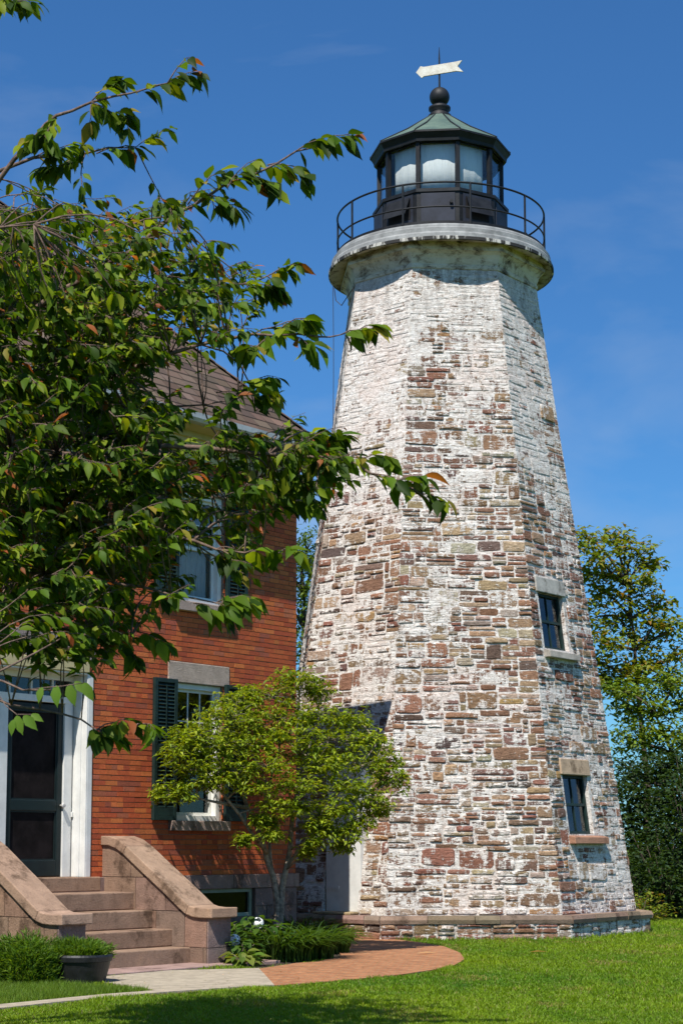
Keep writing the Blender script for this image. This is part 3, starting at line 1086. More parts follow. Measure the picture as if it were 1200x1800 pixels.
def bars(mb, s0, s1, z0, z1, wd, o0, o1, mp=hmap):
    dbox(mb, mp, s0, s0 + wd, z0, z1, o0, o1); dbox(mb, mp, s1 - wd, s1, z0, z1, o0, o1)
    dbox(mb, mp, s0 + wd, s1 - wd, z0, z0 + wd, o0, o1); dbox(mb, mp, s0 + wd, s1 - wd, z1 - wd, z1, o0, o1)
def house_window(r, curtain, lint=True, label=None):
    s0, s1, z0, z1 = r
    mb = MB(); bars(mb, s0 + .002, s1 - .002, z0, z1 - .002, .07, -.16, -.045)
    wn = mb.build('window', M['white'], house, bevel=.004)
    if label: wn['label'] = label
    zm = (z0 + z1) / 2
    for (a, b, o) in ((zm - .02, z1 - .07, -.09), (z0 + .07, zm + .02, -.125)):
        mb = MB(); bars(mb, s0 + .07, s1 - .07, a, b, .04, o - .03, o)
        n1, n2 = 3, 2
        if b < z1 - .1: n1 = 0
        for i in range(1, n1):
            x = s0 + .11 + (s1 - s0 - .22) * i / n1
            dbox(mb, hmap, x - .009, x + .009, a + .04, b - .04, o - .022, o - .006)
        zz = (a + b) / 2
        for i in range(n1):
            xa = s0 + .11 + (s1 - s0 - .22) * i / n1 + (.009 if i else 0)
            xb = s0 + .11 + (s1 - s0 - .22) * (i + 1) / n1 - (.009 if i < n1 - 1 else 0)
            dbox(mb, hmap, xa, xb, zz - .009, zz + .009, o - .022, o - .006)
        mb.build('sash', M['white'], wn)
        mb = MB(); dbox(mb, hmap, s0 + .1, s1 - .1, a + .03, b - .03, o - .019, o - .015); mb.build('pane', M['pane'], wn)
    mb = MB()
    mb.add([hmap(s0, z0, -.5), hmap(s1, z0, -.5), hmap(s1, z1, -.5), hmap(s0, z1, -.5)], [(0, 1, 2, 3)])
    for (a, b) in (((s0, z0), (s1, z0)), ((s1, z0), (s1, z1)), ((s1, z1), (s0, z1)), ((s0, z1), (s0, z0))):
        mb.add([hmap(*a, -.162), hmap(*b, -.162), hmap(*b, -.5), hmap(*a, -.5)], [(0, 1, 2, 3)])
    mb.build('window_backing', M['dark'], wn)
    if curtain:
        mb = MB(); n = 24; vs = []
        for i in range(n + 1):
            x = s0 + .03 + (s1 - s0 - .06) * i / n
            for z in (z0 + .02, z1 - .02): vs.append(hmap(x, z, -.24 + .02 * sin(i * 2.1)))
        mb.add(vs, [(2 * i, 2 * i + 2, 2 * i + 3, 2 * i + 1) for i in range(n)])
        o = mb.build('curtain', M['blind'], wn, smooth=True)
        o.modifiers.new('thick', 'SOLIDIFY').thickness = .004
    mb = MB(); dbox(mb, hmap, s0 - .14, s1 + .12, z1 + .001, z1 + .27, -.09, .012, (.40, .31, .25, 1)); mb.build('lintel', M['brownstone'], wn, bevel=.01)
    mb = MB(); dbox(mb, hmap, s0 - .1, s1 + .1, z0 - .13, z0 - .001, -.09, .075, (.36, .27, .23, 1)); mb.build('sill', M['brownstone'], wn, bevel=.01)
def shutter(s0, s1, z0, z1):
    mb = MB()
    o0, o1 = .012, .062
    st = .055
    bars(mb, s0, s1, z0, z1, st, o0, o1)
    zm = z0 + (z1 - z0) * .5
    dbox(mb, hmap, s0 + st, s1 - st, zm - .04, zm + .04, o0, o1 - .001)
    dbox(mb, hmap, s0 + st, s1 - st, z0 + st, z0 + .16, o0, o1 - .002)
    sh = mb.build('shutter', M['green'], house, bevel=.004)
    mb = MB()
    for (a, b) in ((z0 + .16, zm - .04), (zm + .04, z1 - st)):
        n = int((b - a) / .047)
        for i in range(n):
            z = a + (i + .5) * (b - a) / n
            p = [hmap(s0 + st, z - .022, .052), hmap(s1 - st, z - .022, .052), hmap(s1 - st, z + .018, .022), hmap(s0 + st, z + .018, .022)]
            up_ = NN * .004 + V((0, 0, .006))
            mb.prism(p, up_)
    mb.build('louvres', M['green'], sh, fixn=True)
    mb = MB(); sm = (s0 + s1) / 2
    dbox(mb, hmap, sm - .007, sm + .007, z0 + .18, zm - .06, .056, .066); dbox(mb, hmap, sm - .007, sm + .007, zm + .06, z1 - st - .03, .056, .066)
    mb.build('tilt_rod', M['green'], sh)
    return sh
house_window(wlo, False, label='ground floor window behind the shrub')
house_window(wup, True, label='upper window with pale curtain under the eave')
house_window(wmid, False, label='upper window above the front door, mostly behind leaves')
sw = fac(307, 1320)[0] - fac(266, 1320)[0]
for r in (wlo, wup, wmid):
    shutter(r[0] - sw + .0, r[0] - .01, r[2] - .0, r[3] + .03)
    shutter(r[1] + .01, r[1] + sw, r[2] - .0, r[3] + .03)
# basement window
s0, s1, z0, z1 = wbase
mb = MB(); bars(mb, s0 + .002, s1 - .002, z0, z1 - .002, .05, -.1, -.03)
M['sage'] = simple("pale_sage_paint", (.30, .34, .25), .1, 5, .6, .001, 40)
bw = mb.build('basement_window', M['sage'], house, bevel=.004)
mb = MB(); dbox(mb, hmap, s0 + .04, s1 - .04, z0 + .04, z1 - .04, -.07, -.062); mb.build('pane', M['dimpane'], bw)
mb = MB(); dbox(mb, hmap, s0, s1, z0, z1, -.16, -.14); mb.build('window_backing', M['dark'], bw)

# front door recess
s0, s1, z0, z1 = dr
RD = .26
mb = MB()
def dm(s, z, o=0): return W(s, z, o - RD)
# reveal linings
dbox(mb, hmap, s1 - .02, s1 + .0, z0, z1, -RD - .05, .012); dbox(mb, hmap, s1 - .035, s1 - .02, z0, z1, -RD * .62, -RD * .30)
dbox(mb, hmap, s1, s1 + .075, z0, z1, -.02, .014)
dbox(mb, hmap, s0, s0 + .02, z0, z1, -RD - .05, .012)
dbox(mb, hmap, s0 + .02, s1 - .02, z1 - .02, z1, -RD - .05, .006)
d0, d1 = fac(7, 1400, -RD)[0], fac(107, 1400, -RD)[0]
zdt = fac(60, 1236, -RD)[1]
ztr0, ztr1 = fac(60, 1228, -RD)[1], fac(60, 1216, -RD)[1]
zslb = fac(125, 1432, -RD)[1]
# posts beside the door
pw = .13
dbox(mb, dm, d1, d1 + pw, z0, zdt + .02, -.05, .05)
dbox(mb, dm, d0 - pw, d0, z0, zdt + .02, -.05, .05)
dbox(mb, dm, s0 + .02, s1 - .02, zdt + .02, zdt + .10, -.05, .055)
dbox(mb, dm, s0 + .02, s1 - .02, z1 - .09, z1 - .02, -.05, .03)
for (a, b) in ((d1 + pw, s1 - .02), (s0 + .02, d0 - pw)):
    dbox(mb, dm, a, b, z0, zslb - .03, -.05, .0)
    dbox(mb, dm, a - .0, b + .0, zslb - .03, zslb + .03, -.05, .065)
    dbox(mb, dm, a, a + .02, zslb + .03, zdt + .02, -.03, .01)
    dbox(mb, dm, b - .02, b, zslb + .03, zdt + .02, -.03, .01)
    for i in range(1, 4):
        zz = zslb + (zdt - zslb) * i / 4
        dbox(mb, dm, a + .02, b - .02, zz - .01, zz + .01, -.02, .006)
for i in range(1, 6):
    x = s0 + (s1 - s0) * i / 6
    dbox(mb, dm, x - .012, x + .012, zdt + .10, z1 - .09, -.03, .01)
ds = mb.build('door_surround', M['white'], house, fixn=True, bevel=.003)
mb = MB()
dbox(mb, dm, s0 + .02, s1 - .02, zdt + .1, z1 - .09, -.02, -.014); 
dbox(mb, dm, d1 + pw + .0, s1 - .02, zslb + .03, zdt + .02, -.022, -.016)
dbox(mb, dm, s0 + .02, d0 - pw, zslb + .03, zdt + .02, -.022, -.016)
mb.build('pane', M['pane'], ds)
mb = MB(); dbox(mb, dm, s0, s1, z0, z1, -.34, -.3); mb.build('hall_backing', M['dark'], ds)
mb = MB(); dbox(mb, hmap, s0 - .02, s1 - .0, z1 + .001, z1 + .14, -.2, .03); mb.build('door_beam', M['cream'], ds, bevel=.01)
mb = MB(); dbox(mb, hmap, s0 - .25, s1 + .1, z1 + .142, z1 + .46, -.1, .022, (.30, .24, .22, 1)); mb.build('door_lintel', M['brownstone'], ds, bevel=.012)
# storm door
mb = MB()
zml = fac(60, 1415, -RD)[1]
fw = .085
dbox(mb, dm, d0, d0 + fw, z0 + .01, zdt, -.03, .025); dbox(mb, dm, d1 - fw, d1, z0 + .01, zdt, -.03, .025)
dbox(mb, dm, d0 + fw, d1 - fw, zdt - fw, zdt, -.03, .025)
dbox(mb, dm, d0 + fw, d1 - fw, zml - .07, zml + .06, -.03, .026)
dbox(mb, dm, d0 + fw, d1 - fw, z0 + .01, z0 + .2, -.03, .025)
M['doorgreen'] = simple("storm_door_paint", (.008, .016, .016), .1, 6, .45, .001, 50, .3)
dd = mb.build('door', M['doorgreen'], house, bevel=.008)
mb = MB()
dbox(mb, dm, d0 + fw, d1 - fw, zml + .06, zdt - fw, -.01, -.004); dbox(mb, dm, d0 + fw, d1 - fw, z0 + .2, zml - .07, -.01, -.004)
mb.build('screen', M['screen'], dd)
mb = MB()
for (a, b) in ((zml + .06, zdt - fw), (z0 + .2, zml - .07)):
    bars(mb, d0 + fw, d1 - fw, a, b, .018, -.003, .012, dm)
mb.build('screen_frame', M['doorgreen'], dd)
mb = MB()
hp = dm(d1 - .03, zml, .03)
mb.tube([hp, hp + NN * .05], .012, 8); mb.tube([hp + NN * .045 - D * .02, hp + NN * .06 + D * .0, hp + NN * .075], [.03, .036, .02], 12)
mb.build('handle', M['brass'], dd, smooth=True)

# eave, gutter and hip roof
OV = .385
ze0 = ZS
mb = MB()
A0 = W(T_L - 3.3, 0, OV); A1 = W(TCN + OV, 0, OV); A2 = W(TCN + OV, 0, -HD - OV); A3 = W(T_L - 3.3, 0, -HD - OV)
B0 = W(T_L - 3.3, 0, 0); B1 = W(TCN, 0, 0); B2 = W(TCN, 0, -HD)
zE = ZS + .02
up = V((0, 0, 1))
mb.add([A0 + up * zE, A1 + up * zE, A2 + up * zE, A3 + up * zE], [(3, 2, 1, 0)])
# crown and frieze boards
mb.box(W(T_L, ZS - .34, .012), D * (TCN - T_L + .02), NN * .03, up * .355)
mb.box(W(T_L, ZS - .06, .042), D * (TCN - T_L + .05), NN * .05, up * .078)
mb.box(W(TCN + .012, ZS - .34, .03), -NN * HD, D * .03, up * .355)
mb.build('eave', M['cream'], house, fixn=True)
ZG = zE
mb = MB()
gp = [(OV - .02, .0), (OV + .075, .015), (OV + .11, .06), (OV + .11, .13), (OV + .095, .13), (OV + .095, .065), (OV + .065, .03), (OV - .02, .10)]
def gut(sec, along0, along1, ax, nrm, base):
    vs = [base + ax * along0 + nrm * o_ + up * (ZG + z_) for o_, z_ in sec] + [base + ax * along1 + nrm * o_ + up * (ZG + z_) for o_, z_ in sec]
    n = len(sec)
    fs = [(i, (i + 1) % n, (i + 1) % n + n, i + n) for i in range(n)] + [tuple(range(n)), tuple(reversed(range(n, 2 * n)))]
    mb.add(vs, fs)
gut(gp, T_L - 3.3, TCN + OV + .1, D, NN, F0)
gut(gp, -OV - .1, HD + OV, -NN, D, F0 + D * TCN)
mb.build('gutter', M['gutter'], house, fixn=True)
# roof planes made of shingle courses
TAN = 1.04
KMAX = (HD + 2 * OV) / 2
mb = MB()
SHP = [((.105, .072, .055), 3), ((.13, .09, .07), 3), ((.085, .06, .05), 2), ((.15, .105, .08), 1)]
def roof_side(P, ax, inn, length, left_hip, right_hip):
    """P: eave corner, ax along the eave, inn inwards"""
    step = .125
    n = int(KMAX / step)
    for i in range(n + 1):
        k0, k1 = i * step, min((i + 1) * step + .02, KMAX)
        a0 = k0 if left_hip else 0
        b0 = length - (k0 if right_hip else 0)
        a1 = k1 if left_hip else 0
        b1 = length - (k1 if right_hip else 0)
        x = a0
        while x < b0 - .01:
            wd = random.uniform(.15, .33)
            xe = min(x + wd, b0)
            xs1, xe1 = max(x, a1), min(xe, b1)
            if xe1 <= xs1: xs1 = xe1 = max(min((x + xe) / 2, b1), a1)
            lift = .018 + random.uniform(0, .010)
            z0_, z1_ = k0 * TAN + ZG + .12, k1 * TAN + ZG + .12
            a = P + ax * x + inn * k0 + up * (z0_ + lift)
            b = P + ax * (xe - .006) + inn * k0 + up * (z0_ + lift)
            c = P + ax * (xe1 - .003) + inn * k1 + up * (z1_ + .002)
            d = P + ax * xs1 + inn * k1 + up * (z1_ + .002)
            e = P + ax * x + inn * k0 + up * (z0_ - .005); f_ = P + ax * (xe - .006) + inn * k0 + up * (z0_ - .005)
            mb.add([a, b, c, d, e, f_], [(0, 1, 2, 3), (4, 5, 1, 0)], jit(pick(SHP), .15))
            x = xe
        if a0 >= b0: break
roof_side(A0, D, -NN, (A1 - A0).length, False, True)
roof_side(A1, -NN, -D, (A2 - A1).length, True, True)
# underlay
h_ = KMAX * TAN + ZG + .11
P1 = A1 + (-D - NN) * KMAX; P0 = A0 - NN * KMAX
mb.add([A0 + up * (ZG + .11), A1 + up * (ZG + .11), P1 + up * h_, P0 + up * h_], [(0, 1, 2, 3)], (.09, .06, .05, 1))
mb.add([A1 + up * (ZG + .11), A2 + up * (ZG + .11), P1 + up * h_], [(0, 1, 2)], (.09, .06, .05, 1))
mb.add([A2 + up * (ZG + .11), A3 + up * (ZG + .11), P0 + up * h_, P1 + up * h_], [(0, 1, 2, 3)], (.09, .06, .05, 1))
mb.build('roof', M['shingle'], house)
# hip caps
mb = MB()
hipd = (-D - NN); n = int(KMAX / .11)
perp = V((hipd.y, -hipd.x, 0)).normalized()
for i in range(n):
    k0, k1 = i * .11, i * .11 + .13
    q0 = A1 + hipd * k0 + up * (k0 * TAN + ZG + .16); q1 = A1 + hipd * k1 + up * (k1 * TAN + ZG + .148)
    mb.add([q0 - perp * .1 - up * .05, q0, q0 + perp * .1 - up * .05, q1 + perp * .1 - up * .05, q1, q1 - perp * .1 - up * .05], [(0, 1, 4, 5), (1, 2, 3, 4)], jit(pick(SHP), .15))
mb.build('hip_cap', M['shingle'], house)

# ------------------------------------------------------------------ stoop
PW = .36
tR = (Q - F0).dot(D)
tRR = tR + PW
tLR = fac(150, 1660, 1.77)[0]
tLL = tLR - PW
stoop = thing('stone_stoop', 'brownstone stoop of five steps between two sloping side walls at the front door', 'stoop', W((tLR + tR) / 2, 0, .9))
offs = [1.5, 1.2, .9, .6, .05]
def par_pt(u, v, t):
    p = on_plane(u, v, F0 + D * t, D)
    return (p - F0).dot(NN), p.z
tops = []
for i, (u, v) in enumerate([(336, 1665), (304, 1633), (270, 1600), (237, 1568)]):
    o_, z_ = par_pt(u, v, tR)
    offs[i] = o_
    tops.append(z_)
tops.append(ZT)
print('STOOP', 'offs', offs, 'tops', tops, 'width', tR - tLR)
zprev = -.05
for i in range(5):
    mb = MB()
    back = 0.02 if i < 4 else -.28
    c = jit((.295, .187, .128), .07)
    dbox(mb, hmap, tLR - .0, (tR if i < 4 else min(tR, dr[1] + .22)) - .0, zprev + .002, tops[i], back, offs[i], c)
    mb.build('step', M['brownstone'], stoop, bevel=.014)
    zprev = tops[i]
# coping profile measured on the right wall
prof = [par_pt(u, v, tR - .04) for u, v in [(172, 1486), (190, 1486), (203, 1491), (216, 1501), (250, 1534), (283, 1565), (315, 1597), (326, 1607), (338, 1612), (352, 1614), (366, 1614)]]
prof[0] = (0.0, prof[0][1])
oend = offs[0] + .27
prof = [p for p in prof if p[0] < oend] + [(oend, prof[-1][1])]
print('PROF', [(round(a, 2), round(b, 2)) for a, b in prof])
for (a, b) in ((tR, tRR), (tLL, tLR)):
    mb = MB()
    poly = [W(a + .002, z, o_) for o_, z in prof] + [W(a + .002, -.1, oend), W(a + .002, -.1, 0)]
    mb.prism(poly, D * (b - a - .004), (.12, .08, .07, 1))
    # face blocks with open joints
    zj = [-.1] + tops[:1] + tops[2:3] + [tops[4]] + [tops[4] + .42]
    for za_, zb_ in zip(zj[:-1], zj[1:]):
        def omax(z):
            if z <= prof[-1][1]: return oend
            for (p0, p1) in zip(prof[:-1], prof[1:]):
                if p1[1] <= z <= p0[1]:
                    return p0[0] + (p1[0] - p0[0]) * (p0[1] - z) / max(1e-6, p0[1] - p1[1])
            return 0
        x = 0.0
        blocks = []
        while x < omax(za_) - .05:
            wd = rnd.uniform(.38, .62)
            xe = min(x + wd, oend)
            blocks.append((x, xe)); x = xe
        for (x0, x1) in blocks:
            c = jit(random.choice([(.25, .16, .11), (.22, .145, .105), (.28, .18, .12)]), .12)
            za2 = za_
            tp_ = []
            for q in range(9):
                o_ = x0 + .005 + (x1 - x0 - .01) * q / 8
                ztop = zb_
                # height of the profile at this offset
                for (p0, p1) in zip(prof[:-1], prof[1:]):
                    if p0[0] <= o_ <= p1[0]:
                        ztop = min(zb_, p0[1] + (p1[1] - p0[1]) * (o_ - p0[0]) / max(1e-6, p1[0] - p0[0]))
                        break
                tp_.append((o_, ztop - .004))
            tp_ = [q for q in tp_ if q[1] > za2 + .015]
            if len(tp_) < 2: continue
            pts2 = [(tp_[0][0], za2 + .004)] + tp_ + [(tp_[-1][0], za2 + .004)]
            mb.prism([W(a - .012, z, o_) for o_, z in pts2], D * .02, c)
            mb.prism([W(b - .008, z, o_) for o_, z in pts2], D * .02, c)
        if za_ < prof[-1][1]:
            zz = min(zb_, prof[-1][1])
            dbox(mb, hmap, a - .012, b + .012, za_ + .004, zz - .004, oend - .02, oend + .012, jit((.20, .14, .125), .08))  # pier end face coloured darker, standing in for its grazing light
    mb.build('side_wall', M['brownstone'], stoop, fixn=True)
    # coping in three stones
    th = .115
    e2 = oend + .09
    pr = prof[:-1] + [(e2, prof[-1][1])]
    n = len(pr)
    cuts = [0, 3, n - 4, n - 1]
    cmb = MB()
    for ci in range(3):
        seg = pr[cuts[ci]:cuts[ci + 1] + 1]
        topc = []
        for i, (o_, z_) in enumerate(seg):
            j = cuts[ci] + i
            p0, p1 = pr[max(0, j - 1)], pr[min(n - 1, j + 1)]
            tx, tz = p1[0] - p0[0], p1[1] - p0[1]
            l_ = sqrt(tx * tx + tz * tz)
            nx, nz = -tz / l_, tx / l_
            if j == n - 1: nx, nz = 0, 1
            topc.append((o_ + nx * th, z_ + nz * th))
        g = .004
        poly = [W(a - .045, z, o_) for o_, z in seg] + [W(a - .045, z, o_) for o_, z in reversed(topc)]
        cmb.prism(poly, D * (b - a + .09), jit((.35, .225, .155), .08))
    cmb.build('coping', M['brownstone'], stoop, fixn=True, bevel=.012)

# ------------------------------------------------------------------ ground
def sheet(name, poly, z, m, kind='structure', thick=0):
    mb = MB()
    pts = [V((p.x, p.y, z)) for p in poly]
    if thick:
        mb.prism([p - V((0, 0, thick)) for p in pts], V((0, 0, thick)))
        o = mb.build(name, m, None, fixn=True)
    else:
        mb.add(pts, [tuple(range(len(pts)))])
        o = mb.build(name, m)
        if o.data.polygons[0].normal.z < 0: o.data.flip_normals()
    tag(o, kind=kind)
    return o
mb = MB()
mb.add([V((-600, -60, 0)), V((600, -60, 0)), V((600, 900, 0)), V((-600, 900, 0))], [(0, 1, 2, 3)])
tag(mb.build('lawn', M['lawn']), kind='structure')
# garden bed along the house
bed_poly = [W(tRR + .02, 0, .03), W(tRR + .02, 0, oend + .1), GZ(398, 1699), GZ(455, 1706), GZ(520, 1697), GZ(600, 1683), GZ(622, 1660), tp(AZ[0], RP, 0), W(TCN + .6, 0, -1.5), W(TCN + .1, 0, -.3), W(TCN + .03, 0, .03)]
sheet('garden_bed', bed_poly, .012, M['soil'])
# brick path: curved end towards the tower
edge = [(455, 1707), (482, 1737), (540, 1733), (620, 1726), (700, 1718), (762, 1709), (800, 1700), (816, 1690), (808, 1678), (780, 1667), (740, 1660), (700, 1655), (640, 1650), (590, 1650), (585, 1665), (600, 1683), (560, 1694), (520, 1697)]
path_poly = [GZ(*e) for e in edge]
sheet('brick_path', path_poly, .028, M['paver'], thick=.03)
# concrete walk
cw = [(160, 1724), (300, 1711), (455, 1707), (482, 1737), (400, 1742), (300, 1749), (200, 1758), (100, 1768), (0, 1779), (-150, 1796), (-150, 1789), (0, 1772), (100, 1762), (180, 1754), (272, 1747), (250, 1741), (180, 1733)]
walk_poly = [GZ(*e) for e in cw]
sheet('concrete_walk', walk_poly, .034, M['concrete'], thick=.03)
mb = MB()
dbox(mb, hmap, tLR - .4, tRR + .6, -.03, .045, oend - .28, oend + .28, (.33, .22, .19, 1))
o = mb.build('stone_landing', M['brownstone'], None, bevel=.01)
tag(o, 'flat brownstone slab lying at the foot of the stoop', 'slab')

def inside(p, poly):
    c = False
    n = len(poly)
    for i in range(n):
        a, b = poly[i], poly[(i + 1) % n]
        if (a.y > p[1]) != (b.y > p[1]) and p[0] < (b.x - a.x) * (p[1] - a.y) / (b.y - a.y) + a.x:
            c = not c
    return c
stoop_poly = [W(tLL - .03, 0, 0), W(tRR + .03, 0, 0), W(tRR + .03, 0, oend + .3), W(tLR - .4, 0, oend + .3), W(tLL - .03, 0, oend + .02)]
avoid = [bed_poly, path_poly, walk_poly, stoop_poly]
# grass
mb = MB()
rnd = random.Random(11)
vsG, fsG = [], []
nb = 0
for i in range(420000):
    # denser close to the camera, thinning with distance
    y = 13.8 + (33 - 13.8) * rnd.random() ** 1.35
    x = rnd.uniform(-.21, .21) * y
    dx, dy = x - TX, y - TY
    if dx * dx + dy * dy < (RP * .95) ** 2: continue
    if (V((x, y, 0)) - F0).dot(NN) < 0 and (V((x, y, 0)) - F0).dot(D) < TCN: continue
    if any(inside((x, y), a) for a in avoid): continue
    cl = mn.noise(V((x * .6, y * .35, 0)))
    cl2 = mn.noise(V((x * 3, y * 2, 5)))
    h = rnd.uniform(.02, .044) * (1 + .35 * cl2)
    a = rnd.uniform(0, 2 * pi)
    if dx * dx + dy * dy < (RP + .16) ** 2 and rnd.random() < .6: h *= rnd.uniform(1.3, 2.4)
    elif cl2 > .35: h *= 1.3
    wd = rnd.uniform(.003, .0055) * (.75 + y / 30)
    lean = rnd.uniform(.2, 1.0) * h
    la = rnd.uniform(0, 2 * pi)
    b = V((x, y, 0))
    t1 = V((cos(a) * wd, sin(a) * wd, 0))
    ld = V((cos(la) * lean, sin(la) * lean, 0))
    g = (.15 + .07 * cl + .05 * cl2, .25 + .06 * cl + .05 * cl2, .010)
    if rnd.random() < .07: g = (.26, .25, .07)
    if mn.noise(V((x * 1.1 + 9, y * .8, 3))) > .33 and rnd.random() < .35: g = (.27, .24, .06)
    k = rnd.uniform(.7, 1.25)
    mb.add([b - t1, b + t1, b + t1 * .7 + ld * .45 + V((0, 0, h * .65)), b - t1 * .7 + ld * .45 + V((0, 0, h * .65)), b + ld + V((0, 0, h))], [(0, 1, 2, 3), (3, 2, 4)], (g[0] * k, g[1] * k, g[2], 1))
    nb += 1
print('grass', nb)
o = mb.build('grass', M['grass'])
tag(o, 'short mown green grass blades of the lawn', 'grass', kind='stuff')
# fallen leaves by the path
for (u, v, s_, c) in ((749, 1681, .13, (.55, .38, .18, 1)), (945, 1679, .12, (.38, .16, .03, 1))):
    p = GZ(u, v) + V((0, 0, .04))
    mb = MB()
    mb.add([p + V((-s_, 0, 0)), p + V((0, -s_ * .5, .012)), p + V((s_, 0, .004)), p + V((0, s_ * .5, .016)), p + V((0, 0, .02))], [(0, 1, 4), (1, 2, 4), (2, 3, 4), (3, 0, 4)], c)
    o = mb.build('fallen_leaf', M['leaf'])
    tag(o, 'dry tan leaf lying on the brick path' if u < 800 else 'orange brown leaf lying on the lawn before the tower', 'leaf')

# loose litter on the paving
mb = MB(); rnd = random.Random(90)
for i in range(900):
    u, v = rnd.uniform(150, 820), rnd.uniform(1652, 1750)
    p = GZ(u, v)
    if inside((p.x, p.y), path_poly) or inside((p.x, p.y), walk_poly) or inside((p.x, p.y), bed_poly):
        if mn.noise(V((p.x * 2, p.y * 2, 1))) < -.05: continue
        a = rnd.uniform(0, 2 * pi); s_ = rnd.uniform(.006, .018); z = .04
        t1, t2 = V((cos(a), sin(a), .1)) * s_, V((-sin(a), cos(a), .1)) * s_ * .6
        q = V((p.x, p.y, z))
        mb.add([q - t1, q - t2, q + t1, q + t2], [(0, 1, 2, 3)], jit(rnd.choice([(.30, .22, .10), (.12, .14, .03), (.45, .36, .2), (.10, .07, .04)]), .3))
o = mb.build('litter', M['leaf'])
tag(o, 'tiny dry bits scattered over the path and bed', 'litter', kind='stuff')
# ------------------------------------------------------------------ leaves
def leaf_small(mb, p, d, n, L, wd, col):
    """folded pointed leaf; d along, n up"""
    d = d.normalized()
    s = d.cross(n)
    if s.length < 1e-4: s = d.orthogonal()
    s.normalize()
    n = s.cross(d)
    q = p + d * L * .42 + n * L * .05
    tip = p + d * L - n * L * .12
    mb.add([p, q + s * wd * .5 + n * wd * .18, tip, q - s * wd * .5 + n * wd * .18, q], [(0, 4, 1), (4, 2, 1), (0, 3, 4), (4, 3, 2)], col)
def leaf_big(mb, p, d, n, L, wd, col, fold=.22, curl=.25):
    d = d.normalized()
    s = d.cross(n)
    if s.length < 1e-4: s = d.orthogonal()
    s.normalize()
    n = s.cross(d)
    prof = [(0, .04), (.10, .27), (.25, .44), (.42, .50), (.60, .42), (.76, .24), (.88, .09), (1.0, 0)]
    vs, fs = [], []
    for i, (t, w_) in enumerate(prof):
        c = p + d * L * t - n * L * curl * t * t
        e = (1 + (.08 if i % 2 else -.05))
        up_ = n * wd * w_ * fold * 2
        if i == len(prof) - 1:
            vs.append(c)
        else:
            vs += [c - s * wd * w_ * e + up_, c, c + s * wd * w_ * e + up_]
    for i in range(len(prof) - 2):
        a, b = i * 3, (i + 1) * 3
        fs += [(a, a + 1, b + 1, b), (a + 1, a + 2, b + 2, b + 1)]
    a = (len(prof) - 2) * 3
    t_ = len(vs) - 1
    fs += [(a, a + 1, t_), (a + 1, a + 2, t_)]
    mb.add(vs, fs, col)

def curve(p0, p1, sag=.1, n=5, wob=.03, rnd=random):
    """bent line between two points"""
    out = []
    L = (p1 - p0).length
    side = V((rnd.uniform(-1, 1), rnd.uniform(-1, 1), rnd.uniform(-1, 1))) * L * wob * 2
    for i in range(n + 1):
        t = i / n
        b = 4 * t * (1 - t)
        out.append(p0.lerp(p1, t) + side * b + V((0, 0, sag * L * b)))
    return out

# ------------------------------------------------------------------ foreground cherry tree
rnd = random.Random(21)
TRK = V((-4.3, 11.3, 0))
cherry = thing('cherry_tree', 'cherry tree with drooping serrated leaves reaching in from the left in front of the house', 'tree', TRK)
wood, fol = MB(), MB()
wood.tube([TRK, TRK + V((.05, 0, .9)), TRK + V((.0, .1, 1.9)), TRK + V((-.1, .0, 2.6))], [.26, .20, .18, .17], 12)
CR = TRK + V((-.1, 0, 2.3))
CL = [((.065, .12, .007), 6), ((.10, .17, .009), 5), ((.03, .062, .007), 5), ((.20, .26, .016), 3.2)]
def cherry_col():
    r = rnd.random()
    if r < .012: return jit((.26, .09, .03), .2)
    if r < .05: return jit((.24, .20, .03), .2)
    return jit(pick(CL), .2)
def twig(pts, L0, L1, n, r0=.006, start=.25, redtip=.25):
    """leafy twig along pts"""
    wood.tube(pts, [r0 * (1 - .75 * i / (len(pts) - 1)) for i in range(len(pts))], 5)
    tot = len(pts) - 1
    for i in range(n):
        t = start + (1 - start) * (i + .5) / n + rnd.uniform(-.02, .02)
        t = min(t, .999)
        k = int(t * tot)
        p = pts[k].lerp(pts[k + 1], t * tot - k)
        ax = (pts[k + 1] - pts[k]).normalized()
        side = ax.cross(V((0, 0, 1)))
        if side.length < .1: side = V((1, 0, 0))
        side.normalize()
        sg = 1 if i % 2 else -1
        d = ax * rnd.uniform(.35, 1.1) + side * sg * rnd.uniform(.3, 1.0) + V((0, 0, -rnd.uniform(.15, 1.05)))
        d += V((rnd.uniform(-.3, .3), rnd.uniform(-.3, .3), 0))
        nrm = V((rnd.uniform(-.8, .8) - .1, rnd.uniform(-.9, .7) - .1, 1))
        L = rnd.uniform(L0, L1) * (1 if t < .85 else .75)
        col = cherry_col()
        if t > .86 and rnd.random() < redtip: col = jit((.33, .10, .035), .25)
        pt = p + d.normalized() * .02
        fol_l(pt, d, nrm, L, col)
def fol_l(p, d, nrm, L, col):
    leaf_big(fol, p, d, nrm, L, L * rnd.uniform(.42, .54), col, rnd.uniform(.1, .3), rnd.uniform(.05, .45))
    wood.tube([p - d.normalized() * .02, p + d.normalized() * .01], .0015, 3, cap=False)

